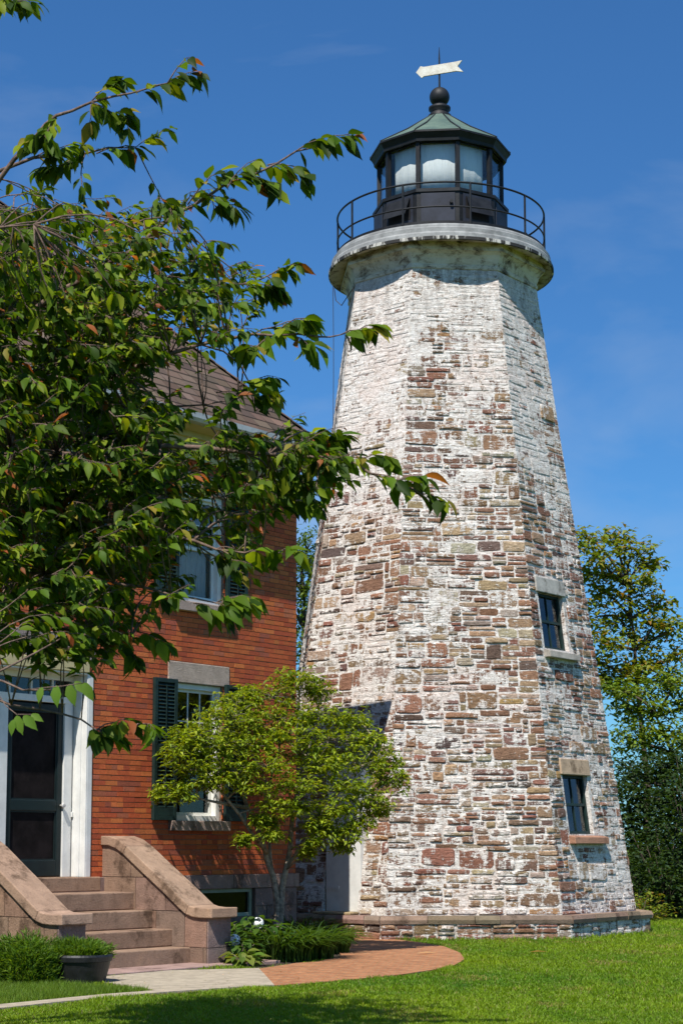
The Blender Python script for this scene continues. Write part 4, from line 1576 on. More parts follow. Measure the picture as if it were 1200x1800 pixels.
limbs = []      # lists of points
def limb(pix, r0, r1, root=True):
    pts = [PY(u, v, y) for u, v, y in pix]
    if root:
        mid = CR.lerp(pts[0], .5) + V((0, 0, -.15))
        pts = [CR, mid] + pts
    # smooth by inserting midpoints
    out = []
    for a, b in zip(pts[:-1], pts[1:]):
        out += [a, a.lerp(b, .5) + V((rnd.uniform(-.02, .02), rnd.uniform(-.02, .02), rnd.uniform(-.02, .02)))]
    out.append(pts[-1])
    rr = [r0 + (r1 - r0) * (i / (len(out) - 1)) ** .7 for i in range(len(out))]
    wood.tube(out, rr, 7)
    limbs.append(out[(3 if root else 0):])
    return out
LIMBS = [
    [(-60, 400, 11.3), (0, 315, 11.2), (60, 245, 11.1), (100, 203, 11.0), (160, 180, 11.0), (230, 164, 10.9), (295, 146, 10.8)],
    [(-80, 330, 11.5), (60, 277, 11.3), (150, 270, 11.2), (240, 260, 11.1)],
    [(-60, 620, 11.0), (60, 545, 10.8), (150, 490, 10.8), (235, 440, 10.7), (310, 375, 10.6), (370, 342, 10.6), (440, 310, 10.5), (520, 266, 10.5), (590, 243, 10.5)],
    [(-60, 700, 11.0), (100, 660, 10.8), (200, 655, 10.7), (300, 622, 10.6), (400, 596, 10.5), (480, 590, 10.4), (560, 592, 10.4), (600, 588, 10.4)],
    [(-60, 800, 10.8), (100, 800, 10.6), (220, 790, 10.6), (355, 787, 10.5), (430, 795, 10.5), (520, 800, 10.4), (600, 808, 10.4), (650, 832, 10.3), (700, 850, 10.3), (750, 876, 10.3)],
    [(-60, 900, 11.0), (80, 900, 10.8), (220, 920, 10.7), (340, 950, 10.6), (430, 972, 10.5), (490, 972, 10.4)],
    [(-60, 1000, 10.8), (80, 1010, 10.6), (200, 1025, 10.5), (300, 1045, 10.4), (380, 1060, 10.3)],
    [(-60, 560, 11.6), (100, 500, 11.6), (220, 500, 11.5), (330, 520, 11.4), (420, 500, 11.3), (480, 480, 11.2)],
    [(-60, 1060, 11.0), (60, 1090, 10.9), (150, 1110, 10.8), (230, 1120, 10.8)],
    [(-100, 1130, 9.8), (-20, 1190, 9.6), (40, 1213, 9.5), (90, 1212, 9.4)],
    [(-100, 1190, 10.6), (20, 1240, 10.5), (110, 1255, 10.5), (170, 1283, 10.4), (230, 1280, 10.4)],
    [(-60, 480, 12.2), (100, 420, 12.2), (220, 400, 12.2), (300, 380, 12.2)],
    [(-60, 750, 12.3), (150, 720, 12.3), (300, 715, 12.3), (420, 700, 12.2)],
    [(-60, 850, 12.4), (150, 860, 12.4), (300, 870, 12.4), (450, 850, 12.4)],
    [(-120, -60, 11.0), (-40, -15, 10.9), (30, -2, 10.8)],
    [(-90, 430, 10.0), (0, 400, 9.9), (60, 395, 9.8)],
]
for L_ in LIMBS:
    limb(L_, .030 if L_[0][1] < 1100 else .014, .004)
# explicit leafy ends (pixel polyline, depth, leaf count, leaf lengths)
ENDS = [
    ([(240, 163), (295, 146), (330, 128), (350, 130)], 10.8, 11), ([(160, 180), (190, 150), (215, 138)], 11, 10), ([(160, 180), (200, 200), (225, 195), (225, 230)], 11, 12),
    ([(295, 146), (320, 110), (335, 100)], 10.8, 3), ([(100, 203), (70, 235), (40, 260)], 11, 10), ([(150, 270), (110, 290), (60, 300)], 11.2, 10), ([(100, 203), (80, 240), (90, 265)], 11, 9),
    ([(160, 180), (160, 205), (158, 220)], 11, 3), ([(170, 270), (205, 260), (240, 258), (270, 240), (300, 225)], 11.1, 11), ([(60, 277), (100, 262), (150, 250)], 11.1, 9),
    ([(520, 266), (560, 245), (600, 238), (620, 240)], 10.5, 12), ([(470, 290), (500, 290), (530, 300), (545, 320)], 10.5, 10), ([(440, 310), (470, 320), (490, 330)], 10.5, 9), ([(400, 330), (420, 300), (450, 280)], 10.5, 8),
    ([(370, 342), (400, 360), (420, 365)], 10.6, 9), ([(330, 360), (370, 310), (400, 300)], 10.6, 9),
    ([(600, 588), (630, 580), (655, 572), (665, 578)], 10.4, 12), ([(480, 590), (520, 560), (550, 565)], 10.4, 10), ([(520, 592), (540, 605), (555, 610)], 10.4, 8), ([(480, 590), (450, 610), (430, 610), (440, 620)], 10.4, 8), ([(440, 590), (480, 575), (530, 562), (545, 570)], 10.5, 8),
    ([(600, 808), (640, 805), (670, 800), (685, 812)], 10.4, 9), ([(650, 832), (700, 845), (730, 840), (750, 840)], 10.3, 10), ([(700, 850), (740, 868), (770, 876), (790, 880)], 10.3, 5), ([(560, 803), (580, 770), (605, 765)], 10.4, 9), ([(520, 800), (540, 770), (560, 760)], 10.4, 10), ([(560, 803), (560, 820), (575, 830)], 10.4, 8),
    ([(520, 800), (510, 830), (540, 850)], 10.5, 9), ([(490, 972), (510, 965), (525, 968)], 10.3, 4), ([(430, 972), (460, 968), (480, 972)], 10.4, 4), ([(520, 880), (545, 885), (560, 890)], 10.4, 7), ([(450, 850), (500, 870), (530, 890)], 10.9, 8),
    ([(380, 1060), (410, 1050), (440, 1050), (445, 1060)], 10.3, 11), ([(340, 1060), (370, 1070), (390, 1085)], 10.3, 6), ([(380, 1060), (400, 1070), (410, 1078)], 10.3, 5),
    ([(480, 480), (505, 470), (520, 465)], 11.2, 8), ([(420, 500), (460, 500), (490, 510)], 11.2, 9), ([(470, 485), (480, 500), (490, 520)], 11.2, 7), ([(420, 680), (455, 665), (485, 662)], 10.7, 9), ([(380, 690), (430, 690), (470, 690), (475, 700)], 10.6, 11),
    ([(0, 5), (30, 2), (65, 5)], 10.8, 10), ([(-40, -15), (-10, -5), (20, 5)], 10.8, 6),
    ([(170, 1283), (200, 1270), (230, 1265)], 10.4, 6), ([(230, 1280), (255, 1272), (272, 1280)], 10.4, 6), ([(170, 1283), (180, 1290), (215, 1300)], 10.4, 6),
    ([(240, 1110), (280, 1125), (300, 1135)], 10.8, 6), ([(200, 1130), (230, 1150), (240, 1160)], 10.8, 6),
]
for pix, y, n in ENDS:
    pts = [PY(u, v, y + rnd.uniform(-.06, .06)) for u, v in pix]
    out = []
    for a, b in zip(pts[:-1], pts[1:]):
        out += [a, a.lerp(b, .5) + V((0, 0, .012))]
    out.append(pts[-1])
    twig(out, .105, .17, int(n * 2.0), .005, .02, .10)
# large bright leaves hanging near the door
for (u, v, y, L, dx, dz) in ((100, 1205, 9.4, .12, .0, -1), (122, 1203, 9.4, .125, .25, -1), (148, 1200, 9.4, .115, .5, -1), (75, 1208, 9.4, .09, -.3, -1), (132, 1198, 9.5, .1, .6, -.6),
                           (30, 1258, 9.4, .11, .3, -1), (42, 1258, 9.4, .11, .9, -.9), (25, 1265, 9.4, .09, -.2, -1), (55, 1256, 9.5, .08, .8, -.4)):
    p = PY(u, v, y)
    leaf_big(fol, p, V((dx, -.15, dz)), V((-.3, -1, .5)), L, L * .5, jit((.14, .24, .03), .12), .15, .2)
wood.tube([PY(40, 1213, 9.5), PY(85, 1208, 9.4), PY(110, 1206, 9.4), PY(148, 1200, 9.4)], .003, 4)
wood.tube([PY(-20, 1190, 9.6), PY(10, 1240, 9.5), PY(30, 1256, 9.4), PY(55, 1256, 9.4)], .003, 4)
# dense inner crown: targets inside the outline, joined to the nearest limb
def poly2(pts): return [V((u, v)) for u, v in pts]
REG = poly2([(-60, 360), (0, 330), (50, 330), (120, 345), (190, 330), (250, 345), (300, 330), (330, 320), (400, 345), (405, 400), (370, 430), (395, 470), (430, 470), (450, 520), (440, 560), (415, 620), (430, 640), (460, 700),
             (450, 740), (520, 755), (590, 790), (580, 850), (500, 890), (430, 905), (425, 945), (440, 985), (400, 1030), (350, 1055), (300, 1070), (270, 1110), (230, 1140), (180, 1160), (120, 1160), (60, 1150), (-60, 1170)])
def in2(u, v, poly):
    c = False
    n = len(poly)
    for i in range(n):
        a, b = poly[i], poly[(i + 1) % n]
        if (a.y > v) != (b.y > v) and u < (b.x - a.x) * (v - a.y) / (b.y - a.y) + a.x:
            c = not c
    return c
lp = [p for l in limbs for p in l]
cnt = 0
tries = 0
while cnt < 1600 and tries < 40000:
    tries += 1
    u, v = rnd.uniform(-60, 600), rnd.uniform(320, 1175)
    if not in2(u, v, REG): continue
    dens = 1.0
    if u > 300: dens = .5
    if u > 250 and 590 < v < 770: dens = .20
    if u > 400 and 750 < v < 900: dens = .8
    if v < 340: dens = .35
    if v < 440: dens *= .24 if u > 130 else .45
    if u > 250: dens *= .72
    if mn.noise(V((u / 34, v / 34, 7))) < -.18: dens *= .3
    if 560 < v < 760 and u > 300: dens *= .55
    if 860 < v < 1060 and 310 < u < 400: dens = .08
    if v > 1040: dens *= .7
    if 1000 < v < 1180 and u > 190: dens *= .5
    if v > 1120 : dens *= .8
    if 460 < v < 560 and 200 < u < 270: dens *= .5
    if mn.noise(V((u / 70, v / 70, 2))) < -.22: dens *= .35
    if rnd.random() > dens: continue
    y = rnd.uniform(9.9, 12.9)
    T_ = PY(u, v, y)
    b = min(lp, key=lambda q: (q - T_).length_squared + max(0, q.z - T_.z - .1) * .8 + max(0, q.x - T_.x) * .5)
    dist = (T_ - b).length
    if dist < .06: continue
    if dist > .95: 
        continue
    e = T_ + V((rnd.uniform(.05, .22), rnd.uniform(-.15, .15), rnd.uniform(-.06, .12)))
    c1 = curve(b, T_, .06, 4, .05, rnd)
    c2 = curve(T_, e, .03, 3, .03, rnd)
    nleaf = rnd.randint(10, 15)
    st = max(.15, 1 - .42 / (dist + .2))
    twig(c1 + c2[1:], .05, .125, nleaf, .005 if dist < .6 else .007, st, .06)
    cnt += 1
print('cherry twigs', cnt, 'leaves', len(fol.f) // 16)
o = wood.build('trunk', M['bark'], cherry, smooth=True)
o = fol.build('crown', M['cherry_leaf'], cherry, smooth=True)

# ------------------------------------------------------------------ garden shrub with layered pads
rnd = random.Random(31)
SB = PY(490, 1600, 23.0); SB.z = 0
shrub = thing('ornamental_shrub', 'small multi-stemmed shrub with layered bright green foliage in the bed by the house corner', 'shrub', SB)
wood, fol = MB(), MB()
PADS = [(522, 1196, 44, 13, 23.3), (470, 1222, 60, 16, 23.2), (420, 1232, 36, 14, 22.9), (560, 1215, 28, 14, 23.4), (400, 1262, 62, 17, 22.5), (350, 1290, 48, 15, 22.2), (480, 1262, 60, 16, 23.0), (560, 1258, 50, 18, 23.3),
        (620, 1268, 34, 12, 23.5), (325, 1325, 40, 14, 22.0), (650, 1305, 38, 14, 23.4), (590, 1298, 60, 15, 23.3), (500, 1300, 60, 15, 22.7), (430, 1308, 46, 14, 22.4), (370, 1330, 40, 12, 22.2), (680, 1345, 30, 16, 23.3), (632, 1345, 50, 15, 23.1),
        (560, 1345, 52, 14, 22.8), (470, 1348, 50, 12, 22.3), (410, 1352, 36, 10, 22.2), (345, 1352, 38, 10, 22.0), (690, 1375, 26, 12, 23.2), (600, 1385, 55, 13, 22.8), (520, 1382, 46, 12, 22.4), (648, 1408, 44, 13, 22.9), (290, 1396, 22, 10, 21.9),
        (590, 1425, 34, 12, 22.6), (660, 1425, 26, 10, 23.0), (560, 1450, 22, 10, 22.5), (610, 1465, 26, 12, 22.6), (490, 1416, 40, 9, 22.3), (440, 1385, 26, 9, 22.2), (320, 1395, 18, 8, 21.9), (478, 1468, 20, 8, 22.3), (555, 1482, 14, 8, 22.5), (455, 1440, 12, 6, 22.3), (345, 1380, 30, 9, 22.0), (470, 1445, 18, 8, 22.4), (575, 1462, 26, 9, 22.6), (632, 1448, 24, 9, 22.8), (430, 1475, 12, 7, 22.3), (540, 1500, 12, 6, 22.6), (600, 1490, 14, 7, 22.7), (360, 1305, 44, 12, 22.1), (385, 1375, 30, 9, 22.1), (520, 1420, 30, 9, 22.6), (520, 1330, 60, 12, 23.4), (450, 1290, 60, 12, 23.4), (590, 1330, 40, 12, 23.8)]
stems = [[(490, 1660, 23.0), (488, 1600, 23.0), (480, 1540, 22.9), (462, 1480, 22.8), (435, 1420, 22.7), (410, 1350, 22.6), (395, 1290, 22.6)],
         [(494, 1660, 23.0), (494, 1590, 23.0), (502, 1530, 23.0), (512, 1460, 23.0), (520, 1400, 23.0), (540, 1330, 23.1), (560, 1260, 23.2)],
         [(488, 1590, 23.0), (475, 1510, 23.1), (466, 1430, 23.1), (480, 1350, 23.1), (500, 1270, 23.2), (520, 1205, 23.2)],
         [(500, 1530, 23.0), (540, 1470, 22.9), (580, 1410, 22.9), (630, 1350, 23.1), (660, 1310, 23.2)],
         [(470, 1500, 22.8), (420, 1430, 22.4), (380, 1380, 22.2), (330, 1350, 22.0)],
         [(512, 1460, 23.0), (560, 1440, 22.8), (610, 1425, 22.7), (650, 1412, 22.9)],
         [(435, 1420, 22.7), (380, 1410, 22.2), (320, 1398, 21.9)],
         [(466, 1430, 23.1), (470, 1380, 22.8), (450, 1340, 22.5), (440, 1310, 22.4)]]
sp_ = []
for st in stems:
    pts = [PY(u, v, y) for u, v, y in st]
    if st[0][1] > 1650: pts[0] = SB + V((rnd.uniform(-.05, .05), 0, 0))
    out = []
    for a, b in zip(pts[:-1], pts[1:]):
        out += [a, a.lerp(b, .5) + V((rnd.uniform(-.02, .02), rnd.uniform(-.02, .02), 0))]
    out.append(pts[-1])
    big = st[0][1] > 1650
    wood.tube(out, [(.050 if big else .028) * (1 - .75 * i / (len(out) - 1)) for i in range(len(out))], 8)
    sp_ += out[2:]
SG = [((.18, .25, .012), 5), ((.25, .32, .016), 4), ((.10, .15, .012), 3), ((.32, .37, .025), 1.8)]
for (u, v, ru, rv, y) in PADS:
    c = PY(u, v, y)
    s = FPX / 22.8
    rx, rz = ru / s, rv / s
    b = min(sp_, key=lambda q: (q - c).length_squared + (0 if q.z < c.z else .2))
    cv = curve(b, c, .08, 4, .05, rnd)
    wood.tube(cv, [.014, .012, .010, .008, .006], 6)
    nt_ = int(32 + rx * rz * 1300)
    for i in range(nt_):
        a = rnd.uniform(0, 2 * pi)
        rr = sqrt(rnd.random())
        q = c + V((cos(a) * rr * rx * 1.05, sin(a) * rr * rx * .85, rnd.gauss(0, .75) * rz))
        q.z += rz * .5 * (1 - rr * rr * 1.6)
        if i % 3 == 0:
            wood.tube(curve(cv[3], q, .02, 3, .04, rnd), [.005, .004, .003, .002], 4, cap=False)
        # a tuft of drooping leaves
        for k in range(rnd.randint(6, 9)):
            a2 = rnd.uniform(0, 2 * pi)
            d = V((cos(a2), sin(a2), rnd.uniform(-.75, .25)))
            L = rnd.uniform(.055, .105)
            leaf_small(fol, q + V((rnd.gauss(0, .03), rnd.gauss(0, .03), rnd.gauss(0, .02))), d, V((rnd.uniform(-.4, .4), rnd.uniform(-.4, .4), 1)), L, L * .42, jit(pick(SG), .2))
print('shrub leaves', len(fol.f) // 4)
wood.build('trunk', M['palebark'], shrub, smooth=True)
fol.build('crown', M['leaf'], shrub)

# ------------------------------------------------------------------ background trees
def far_tree(name, label, base, pads, y0, pal, Ls, group=None, dens=1.0, bark='darkbark', trunk_r=.18, seed=1, compound=False, vs_=1.3):
    rnd = random.Random(seed)
    root = thing(name, label, 'tree', base, group)
    wood, fol = MB(), MB()
    s = FPX / y0
    cs = [(PY(u, v, y0 + dy), ru * 1.15 / s, rv * vs_ / s) for (u, v, ru, rv, dy) in pads]
    topz = max(c.z for c, _, _ in cs)
    cx = sum(c.x for c, _, _ in cs) / len(cs)
    cy = sum(c.y for c, _, _ in cs) / len(cs)
    tr = [V(base), V((base[0], base[1], topz * .25)), V((base[0] * .6 + cx * .4, base[1] * .6 + cy * .4, topz * .5)), V((cx, cy, topz * .85))]
    tr2 = []
    for a, b in zip(tr[:-1], tr[1:]):
        for k in range(4): tr2.append(a.lerp(b, k / 4) + V((rnd.uniform(-.05, .05), rnd.uniform(-.05, .05), 0)))
    tr2.append(tr[-1])
    wood.tube(tr2, [trunk_r * (1 - .8 * i / (len(tr2) - 1)) for i in range(len(tr2))], 8)
    for (c, rx, rz) in cs:
        b = min(tr2, key=lambda q: (q - c).length + (0 if q.z < c.z else 2) + abs(c.z - q.z) * .3)
        cv = curve(b, c, .05, 5, .06, rnd)
        wood.tube(cv, [.05, .04, .035, .03, .02, .012], 5)
        n = int(dens * (10 + rx * rz * 34 + rx * 6))
        for i in range(n):
            v_ = V((rnd.gauss(0, 1), rnd.gauss(0, 1), rnd.gauss(0, 1))).normalized() * rnd.random() ** .45
            q = c + V((v_.x * rx, v_.y * rx, v_.z * rz))
            if i % 5 == 0: wood.tube([cv[4], cv[4].lerp(q, .5) + V((0, 0, .05)), q], [.012, .008, .004], 3, cap=False)
            a2 = rnd.uniform(0, 2 * pi)
            if compound:
                for _ in range(2):
                    a2 = rnd.uniform(0, 2 * pi)
                    ax = V((cos(a2), sin(a2), rnd.uniform(-.5, .9)))
                    base_c = jit(pick(pal), .2)
                    for k in range(7):
                        t = .08 + k * .065
                        p = q + ax * t + V((0, 0, -t * t * .7))
                        sd = ax.cross(V((0, 0, 1))).normalized()
                        for sg in (-1, 1):
                            d = sd * sg + ax * .35 + V((0, 0, -.45))
                            leaf_small(fol, p, d, V((0, 0, 1)), Ls * rnd.uniform(.8, 1.2), Ls * .36, base_c)
            else:
                for k in range(7):
                    a2 = rnd.uniform(0, 2 * pi)
                    d = V((cos(a2), sin(a2), rnd.uniform(-.8, .4)))
                    L = Ls * rnd.uniform(.7, 1.25)
                    leaf_small(fol, q + V((rnd.gauss(0, .12), rnd.gauss(0, .12), rnd.gauss(0, .08))), d, V((rnd.uniform(-.5, .5), rnd.uniform(-.5, .5), 1)), L, L * .5, jit(pick(pal), .22))
    wood.build('trunk', M[bark], root, smooth=True)
    fol.build('crown', M['farleaf'], root)
    print(name, 'leaves', len(fol.f) // 4)
P_YG = [((.18, .23, .02), 6), ((.22, .21, .022), 3), ((.25, .15, .03), 1.0), ((.11, .17, .018), 3)]
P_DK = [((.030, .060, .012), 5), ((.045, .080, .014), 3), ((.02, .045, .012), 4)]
P_MD = [((.09, .15, .018), 4), ((.13, .20, .024), 3), ((.05, .09, .014), 2)]
pads = [(1030, 945, 22, 12, 0), (1078, 940, 26, 9, .5), (1050, 975, 30, 12, -.5), (1110, 965, 30, 10, 0), (1140, 990, 20, 8, .4), (1035, 1010, 25, 12, .5), (1085, 1005, 34, 10, 0), (1130, 1020, 26, 9, -.4), (1060, 1040, 30, 12, .6),
        (1110, 1050, 34, 10, 0), (1160, 1060, 24, 10, .3), (1150, 1090, 34, 10, -.3), (1180, 1105, 20, 10, .3), (1090, 1090, 36, 12, .4), (1045, 1085, 24, 16, 0), (1070, 1130, 34, 12, -.4), (1130, 1130, 34, 10, .2), (1055, 1165, 26, 12, 0), (1110, 1165, 30, 8, .5), (1175, 1190, 26, 9, 0), (1080, 1190, 34, 12, .3), (1130, 1180, 30, 10, -.3), (1050, 1200, 26, 12, 0), (1150, 1160, 26, 9, 0), (1195, 1150, 26, 9, .3), (1100, 1215, 30, 10, 0)]
far_tree('tall_tree', 'airy tree with yellow green and reddish compound leaves rising right of the tower', (7.6, 44, 0), pads, 44, P_YG, .20, seed=3, compound=False, dens=1.5, trunk_r=.12, vs_=2.0)
pads = [(1180, 1200, 30, 16, 0), (1130, 1215, 34, 14, .5), (1090, 1215, 24, 16, 0), (1160, 1245, 40, 16, 0), (1100, 1250, 30, 18, .6), (1210, 1235, 30, 16, 0), (1130, 1280, 44, 18, 0), (1190, 1290, 40, 20, -.5), (1100, 1300, 26, 18, 0), (1230, 1300, 40, 30, 0), (1150, 1320, 40, 18, .8)]
far_tree('leafy_tree', 'mid green leafy tree in the middle of the greenery right of the tower', (8.6, 41, 0), pads, 41, [((.13, .20, .02), 4), ((.18, .25, .026), 3), ((.07, .12, .014), 2)], .17, seed=4, compound=False, dens=1.9, trunk_r=.12, vs_=1.5)
pads = [(1110 + (i % 3) * 48 + random.uniform(-12, 12), 1345 + (i // 3) * 34 + random.uniform(-8, 8), 34, 22, random.uniform(-1, 1.5)) for i in range(24)]
far_tree('dark_tree', 'dense dark green tree low on the right behind the tower', (8.2, 38, 0), pads, 38, P_DK, .15, seed=5, dens=3.2, trunk_r=.14)  # dark look comes from the leaf palette
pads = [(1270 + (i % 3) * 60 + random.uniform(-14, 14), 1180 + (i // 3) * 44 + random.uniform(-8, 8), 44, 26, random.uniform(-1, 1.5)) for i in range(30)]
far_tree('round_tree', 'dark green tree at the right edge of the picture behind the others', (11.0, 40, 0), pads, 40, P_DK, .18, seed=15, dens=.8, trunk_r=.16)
# understorey bushes beyond the tower
def bush(name, label, u, v, y, w_, h_, pal, Ls, n, seed, group=None):
    rnd = random.Random(seed)
    p = PY(u, v, y); p.z = 0
    root = thing(name, label, 'bush', p, group)
    fol, wood = MB(), MB()
    for i in range(n):
        a = rnd.uniform(0, 2 * pi)
        el = rnd.random()
        rr = rnd.random() ** .5
        lob = 1 + .9 * mn.noise(V((cos(a) * rr * 2.2 + seed, sin(a) * rr * 2.2, 0)))
        q = p + V((cos(a) * w_ * rr * lob, sin(a) * w_ * rr * .8 * lob, h_ * lob * (1 - rr * rr * .6) * rnd.random() ** .6))
        d = V((cos(a) * .8 + rnd.gauss(0, .5), sin(a) * .8 + rnd.gauss(0, .5), rnd.uniform(-.3, .6)))
        L = Ls * rnd.uniform(.6, 1.3)
        leaf_small(fol, q, d, V((rnd.uniform(-.4, .4), rnd.uniform(-.4, .4), 1)), L, L * .55, jit(pick(pal), .2))
        if i % 60 == 0: wood.tube([p, p.lerp(q, .5) + V((0, 0, .1)), q], [.02, .012, .005], 4, cap=False)
    wood.build('stems', M['darkbark'], root)
    fol.build('foliage', M['farleaf'], root)
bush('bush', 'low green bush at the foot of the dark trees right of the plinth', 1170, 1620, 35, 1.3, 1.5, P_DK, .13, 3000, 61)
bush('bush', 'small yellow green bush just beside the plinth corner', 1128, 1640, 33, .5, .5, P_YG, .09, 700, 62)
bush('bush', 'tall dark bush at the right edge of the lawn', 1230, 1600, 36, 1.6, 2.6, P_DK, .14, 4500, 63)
# tree seen in the gap between house and tower
pads = [(548, 950, 26, 16, 0), (530, 985, 26, 18, 0), (555, 1000, 20, 18, 0), (532, 1030, 28, 22, 0), (552, 1055, 22, 20, 0), (528, 1085, 26, 22, .5), (548, 1110, 24, 22, 0), (530, 1145, 26, 22, 0), (550, 1180, 26, 24, 0), (525, 1210, 26, 24, 0), (500, 1000, 24, 20, 0), (500, 1060, 24, 20, 0), (555, 1240, 30, 26, 0)]
far_tree('narrow_tree', 'dark green tree seen in the gap between the brick house and the tower', (-.8, 39, 0), pads, 39, P_MD, .13, seed=8, dens=2.2, trunk_r=.14)

# ------------------------------------------------------------------ bed plants
def blades(root_name, label, cat, p, n, Lr, spread, col, matl, w_=.02, seed=1, arch=1.0, group=None, rootob=None, partname='leaves'):
    rnd = random.Random(seed)
    mb = MB()
    for i in range(n):
        a = rnd.uniform(0, 2 * pi)
        r0 = rnd.random() ** .5 * spread
        b = p + V((cos(a) * r0 * 1.2, sin(a) * r0 * .7, 0))
        a2 = a + rnd.gauss(0, .8)
        dr_ = V((cos(a2), sin(a2), 0))
        L = rnd.uniform(*Lr)
        sd = V((-dr_.y, dr_.x, 0))
        vs, fs = [], []
        m_ = 6
        ar = arch * rnd.uniform(.6, 1.25)
        for k in range(m_ + 1):
            t = k / m_
            c = b + dr_ * L * ar * .75 * t * t + V((0, 0, L * (t - .55 * ar * t ** 2.6)))
            ww = w_ * (.6 + 1.2 * t * (1 - t)) * (1 if k < m_ else .05) * (1 - .6 * t)
            vs += [c - sd * ww + V((0, 0, ww * .4)), c, c + sd * ww + V((0, 0, ww * .4))]
        for k in range(m_):
            fs += [(k * 3, k * 3 + 1, k * 3 + 4, k * 3 + 3), (k * 3 + 1, k * 3 + 2, k * 3 + 5, k * 3 + 4)]
        mb.add(vs, fs, jit(pick(col), .2))
    if rootob:
        return mb.build(partname, matl, rootob, smooth=True)
    o = mb.build(root_name, matl, None, smooth=True)
    tag(o, label, cat, group)
    return o
P_LY = [((.05, .105, .014), 4), ((.075, .14, .016), 3), ((.035, .08, .012), 2)]
def gp_(u, v): 
    p = GZ(u, v); p.z = .01
    return p
blades('daylily', 'arching clump of daylily leaves at the front of the bed', 'plant', gp_(500, 1692), 260, (.45, .75), .26, P_LY, M['leaf'], .017, 1)
blades('daylily', 'second daylily clump close to the corner of the brick path', 'plant', gp_(545, 1688), 260, (.45, .72), .24, P_LY, M['leaf'], .017, 2)
blades('daylily', 'daylily clump nearest the tower door', 'plant', gp_(582, 1678), 200, (.38, .6), .2, P_LY, M['leaf'], .015, 3)
blades('daylily', 'daylily clump at the back of the bed beside the shrub trunk', 'plant', gp_(530, 1672), 220, (.45, .75), .3, P_LY, M['leaf'], .017, 4)
def broadleaf(p, n, r, h, Ls, seed, pal, name='leafy_perennial', label='', flowers=()):
    rnd = random.Random(seed)
    root = thing(name, label, 'plant', p)
    fol, st = MB(), MB()
    for i in range(n):
        a = rnd.uniform(0, 2 * pi)
        rr = rnd.random() ** .5
        q = p + V((cos(a) * r * rr, sin(a) * r * rr * .7, h * rnd.uniform(.25, 1) * (1 - .3 * rr)))
        d = V((cos(a), sin(a), rnd.uniform(-.7, .3)))
        L = Ls * rnd.uniform(.6, 1.2)
        leaf_big(fol, q, d, V((rnd.uniform(-.3, .3), rnd.uniform(-.3, .3), 1)), L, L * .62, jit(pick(pal), .2), .15, .25)
        if i % 4 == 0: st.tube([p + V((cos(a) * .05, sin(a) * .05, 0)), p.lerp(q, .6) + V((0, 0, .03)), q], .004, 4, cap=False)
    st.build('stems', M['palebark'], root)
    fol.build('leaves', M['leaf'], root, smooth=True)
    for (fp) in flowers:
        fb = MB()
        for i in range(150):
            dv_ = V((rnd.gauss(0, 1), rnd.gauss(0, 1), rnd.gauss(0, 1))).normalized()
            q = fp + dv_ * .068
            s_ = dv_.orthogonal().normalized() * .016
            t_ = dv_.cross(s_).normalized() * .016
            fb.add([q - s_, q - t_, q + s_, q + t_, q + dv_ * .006], [(0, 1, 4), (1, 2, 4), (2, 3, 4), (3, 0, 4)])
        fb.build('flower_head', M['petal'], root)
p = gp_(448, 1690)
broadleaf(p, 320, .42, .58, .14, 5, P_LY, 'hydrangea', 'hydrangea with round white flower head beside the stoop pier, the taller one', [PY(453, 1623, 21.6)])
p = gp_(418, 1697)
broadleaf(p, 110, .22, .33, .13, 6, P_LY, 'hydrangea', 'low hydrangea with a white bloom against the stone pier', [PY(412, 1653, 21.1)])
broadleaf(gp_(425, 1700), 60, .16, .2, .16, 9, [((.16, .2, .03), 3), ((.10, .17, .02), 2)], 'hosta', 'small light green hosta at the front corner of the bed', [])
broadleaf(gp_(470, 1668), 140, .45, .5, .13, 10, P_DK, 'leafy_perennial', 'dark leafy plants under the basement window', [])
broadleaf(gp_(600, 1668), 70, .2, .28, .08, 12, P_LY, 'leafy_perennial', 'small plant tucked against the tower plinth by the door', [])

# ------------------------------------------------------------------ tub and plants at the left
pp = GZ(133, 1736); 
tub = thing('plant_tub', 'round black plastic tub standing on the grass at the foot of the steps', 'planter', (pp.x, pp.y + .3, 0))
tc = (pp.x, pp.y + .3)
sc = FPX / 19.3
rt, rb_ = 49 / 155, 38 / 155
mb = MB()
hz = .31
mb.lathe(tc, [(rb_ * .2, .012), (rb_, .012), (rb_ + (rt - rb_) * .55, hz * .5), (rt - .012, hz - .07), (rt + .004, hz - .065), (rt + .012, hz - .02), (rt + .004, hz), (rt - .02, hz), (rt - .03, hz - .05)], 48)
mb.build('tub', M['pot'], tub, smooth=False)
mb = MB(); mb.lathe(tc, [(.01, hz - .055), (rt - .02, hz - .06)], 32); mb.build('soil', M['soil'], tub)
P_FN = [((.10, .19, .018), 3), ((.14, .23, .022), 2), ((.065, .13, .014), 2)]
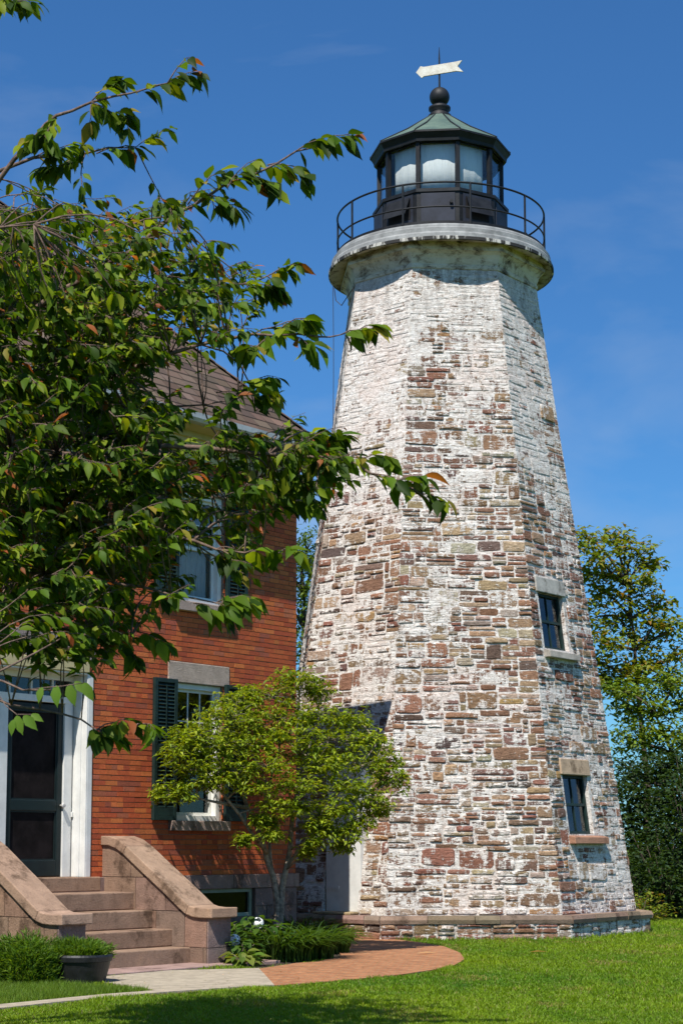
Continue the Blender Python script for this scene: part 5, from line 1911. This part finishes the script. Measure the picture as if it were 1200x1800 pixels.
def feathery(name, label, p, w_, h_, n, seed, pal=P_FN, d_=None, thin=.16, L0=.08):
    rnd = random.Random(seed)
    mb = MB()
    d_ = d_ or w_ * .8
    for i in range(n):
        a = rnd.uniform(0, 2 * pi)
        rr = rnd.random() ** .5
        lob = 1 + .45 * mn.noise(V((cos(a) * rr * 3 + seed, sin(a) * rr * 3, 0))) 
        q = p + V((cos(a) * w_ * rr * lob, sin(a) * d_ * rr * lob, h_ * lob * (1 - .45 * rr * rr) * (rnd.random() ** .6)))
        d = V((cos(a) * .5 + rnd.gauss(0, .35), sin(a) * .5 + rnd.gauss(0, .35), rnd.uniform(.2, 1.2)))
        L = L0 * rnd.uniform(.6, 1.3)
        leaf_small(mb, q, d, V((rnd.uniform(-1, 1), rnd.uniform(-1, 1), 1)), L, L * thin, jit(pick(pal), .2))
    o = mb.build(name, M['leaf'])
    tag(o, label, 'plant')
feathery('feathery_plant', 'soft feathery green plant growing in and spilling from the black tub', V((tc[0] - .04, tc[1], hz - .08)), rt * .95, .19, 6000, 71)
q = GZ(35, 1738)
feathery('feathery_plant', 'larger feathery green plant on the grass at the left of the black tub', V((q.x, q.y + .3, 0)), .36, .46, 11000, 72)
q = GZ(-75, 1738)
feathery('feathery_plant', 'feathery green plant cut by the left edge of the picture', V((q.x, q.y + .35, 0)), .34, .42, 6000, 73)
q = GZ(80, 1722)
feathery('feathery_plant', 'short green plant behind the black tub against the stone wall', V((q.x, q.y + .35, 0)), .26, .42, 6000, 75)
q = GZ(0, 1712)
P_SV = [((.34, .38, .34), 3), ((.24, .29, .24), 2)]
feathery('silver_plant', 'silvery grey plant at the left edge in front of the stone side wall', V((q.x - .02, q.y + .6, 0)), .2, .72, 2500, 74, P_SV, thin=.35, L0=.06)
# longer grass along the near edge of the walk
mb = MB(); rnd = random.Random(80)
fr = [GZ(0, 1772), GZ(0, 1735), GZ(100, 1735), GZ(200, 1742), GZ(265, 1747), GZ(180, 1753), GZ(100, 1761)]
x0, x1 = min(p.x for p in fr), max(p.x for p in fr); y0, y1 = min(p.y for p in fr), max(p.y for p in fr)
for i in range(26000):
    x, y = rnd.uniform(x0 - .3, x1), rnd.uniform(y0, y1)
    if not inside((x, y), fr) and x > fr[0].x: continue
    h = rnd.uniform(.05, .10); a = rnd.uniform(0, 2 * pi); wd = .004
    b = V((x, y, 0)); t1 = V((cos(a) * wd, sin(a) * wd, 0)); la = rnd.uniform(0, 2 * pi); ld = V((cos(la), sin(la), 0)) * h * rnd.uniform(.2, .8)
    mb.add([b - t1, b + t1, b + ld + V((0, 0, h))], [(0, 1, 2)], jit((.12, .2, .018), .25))
o = mb.build('long_grass', M['grass'])
tag(o, 'longer uncut grass in the strip between tub and walk', 'grass', kind='stuff')
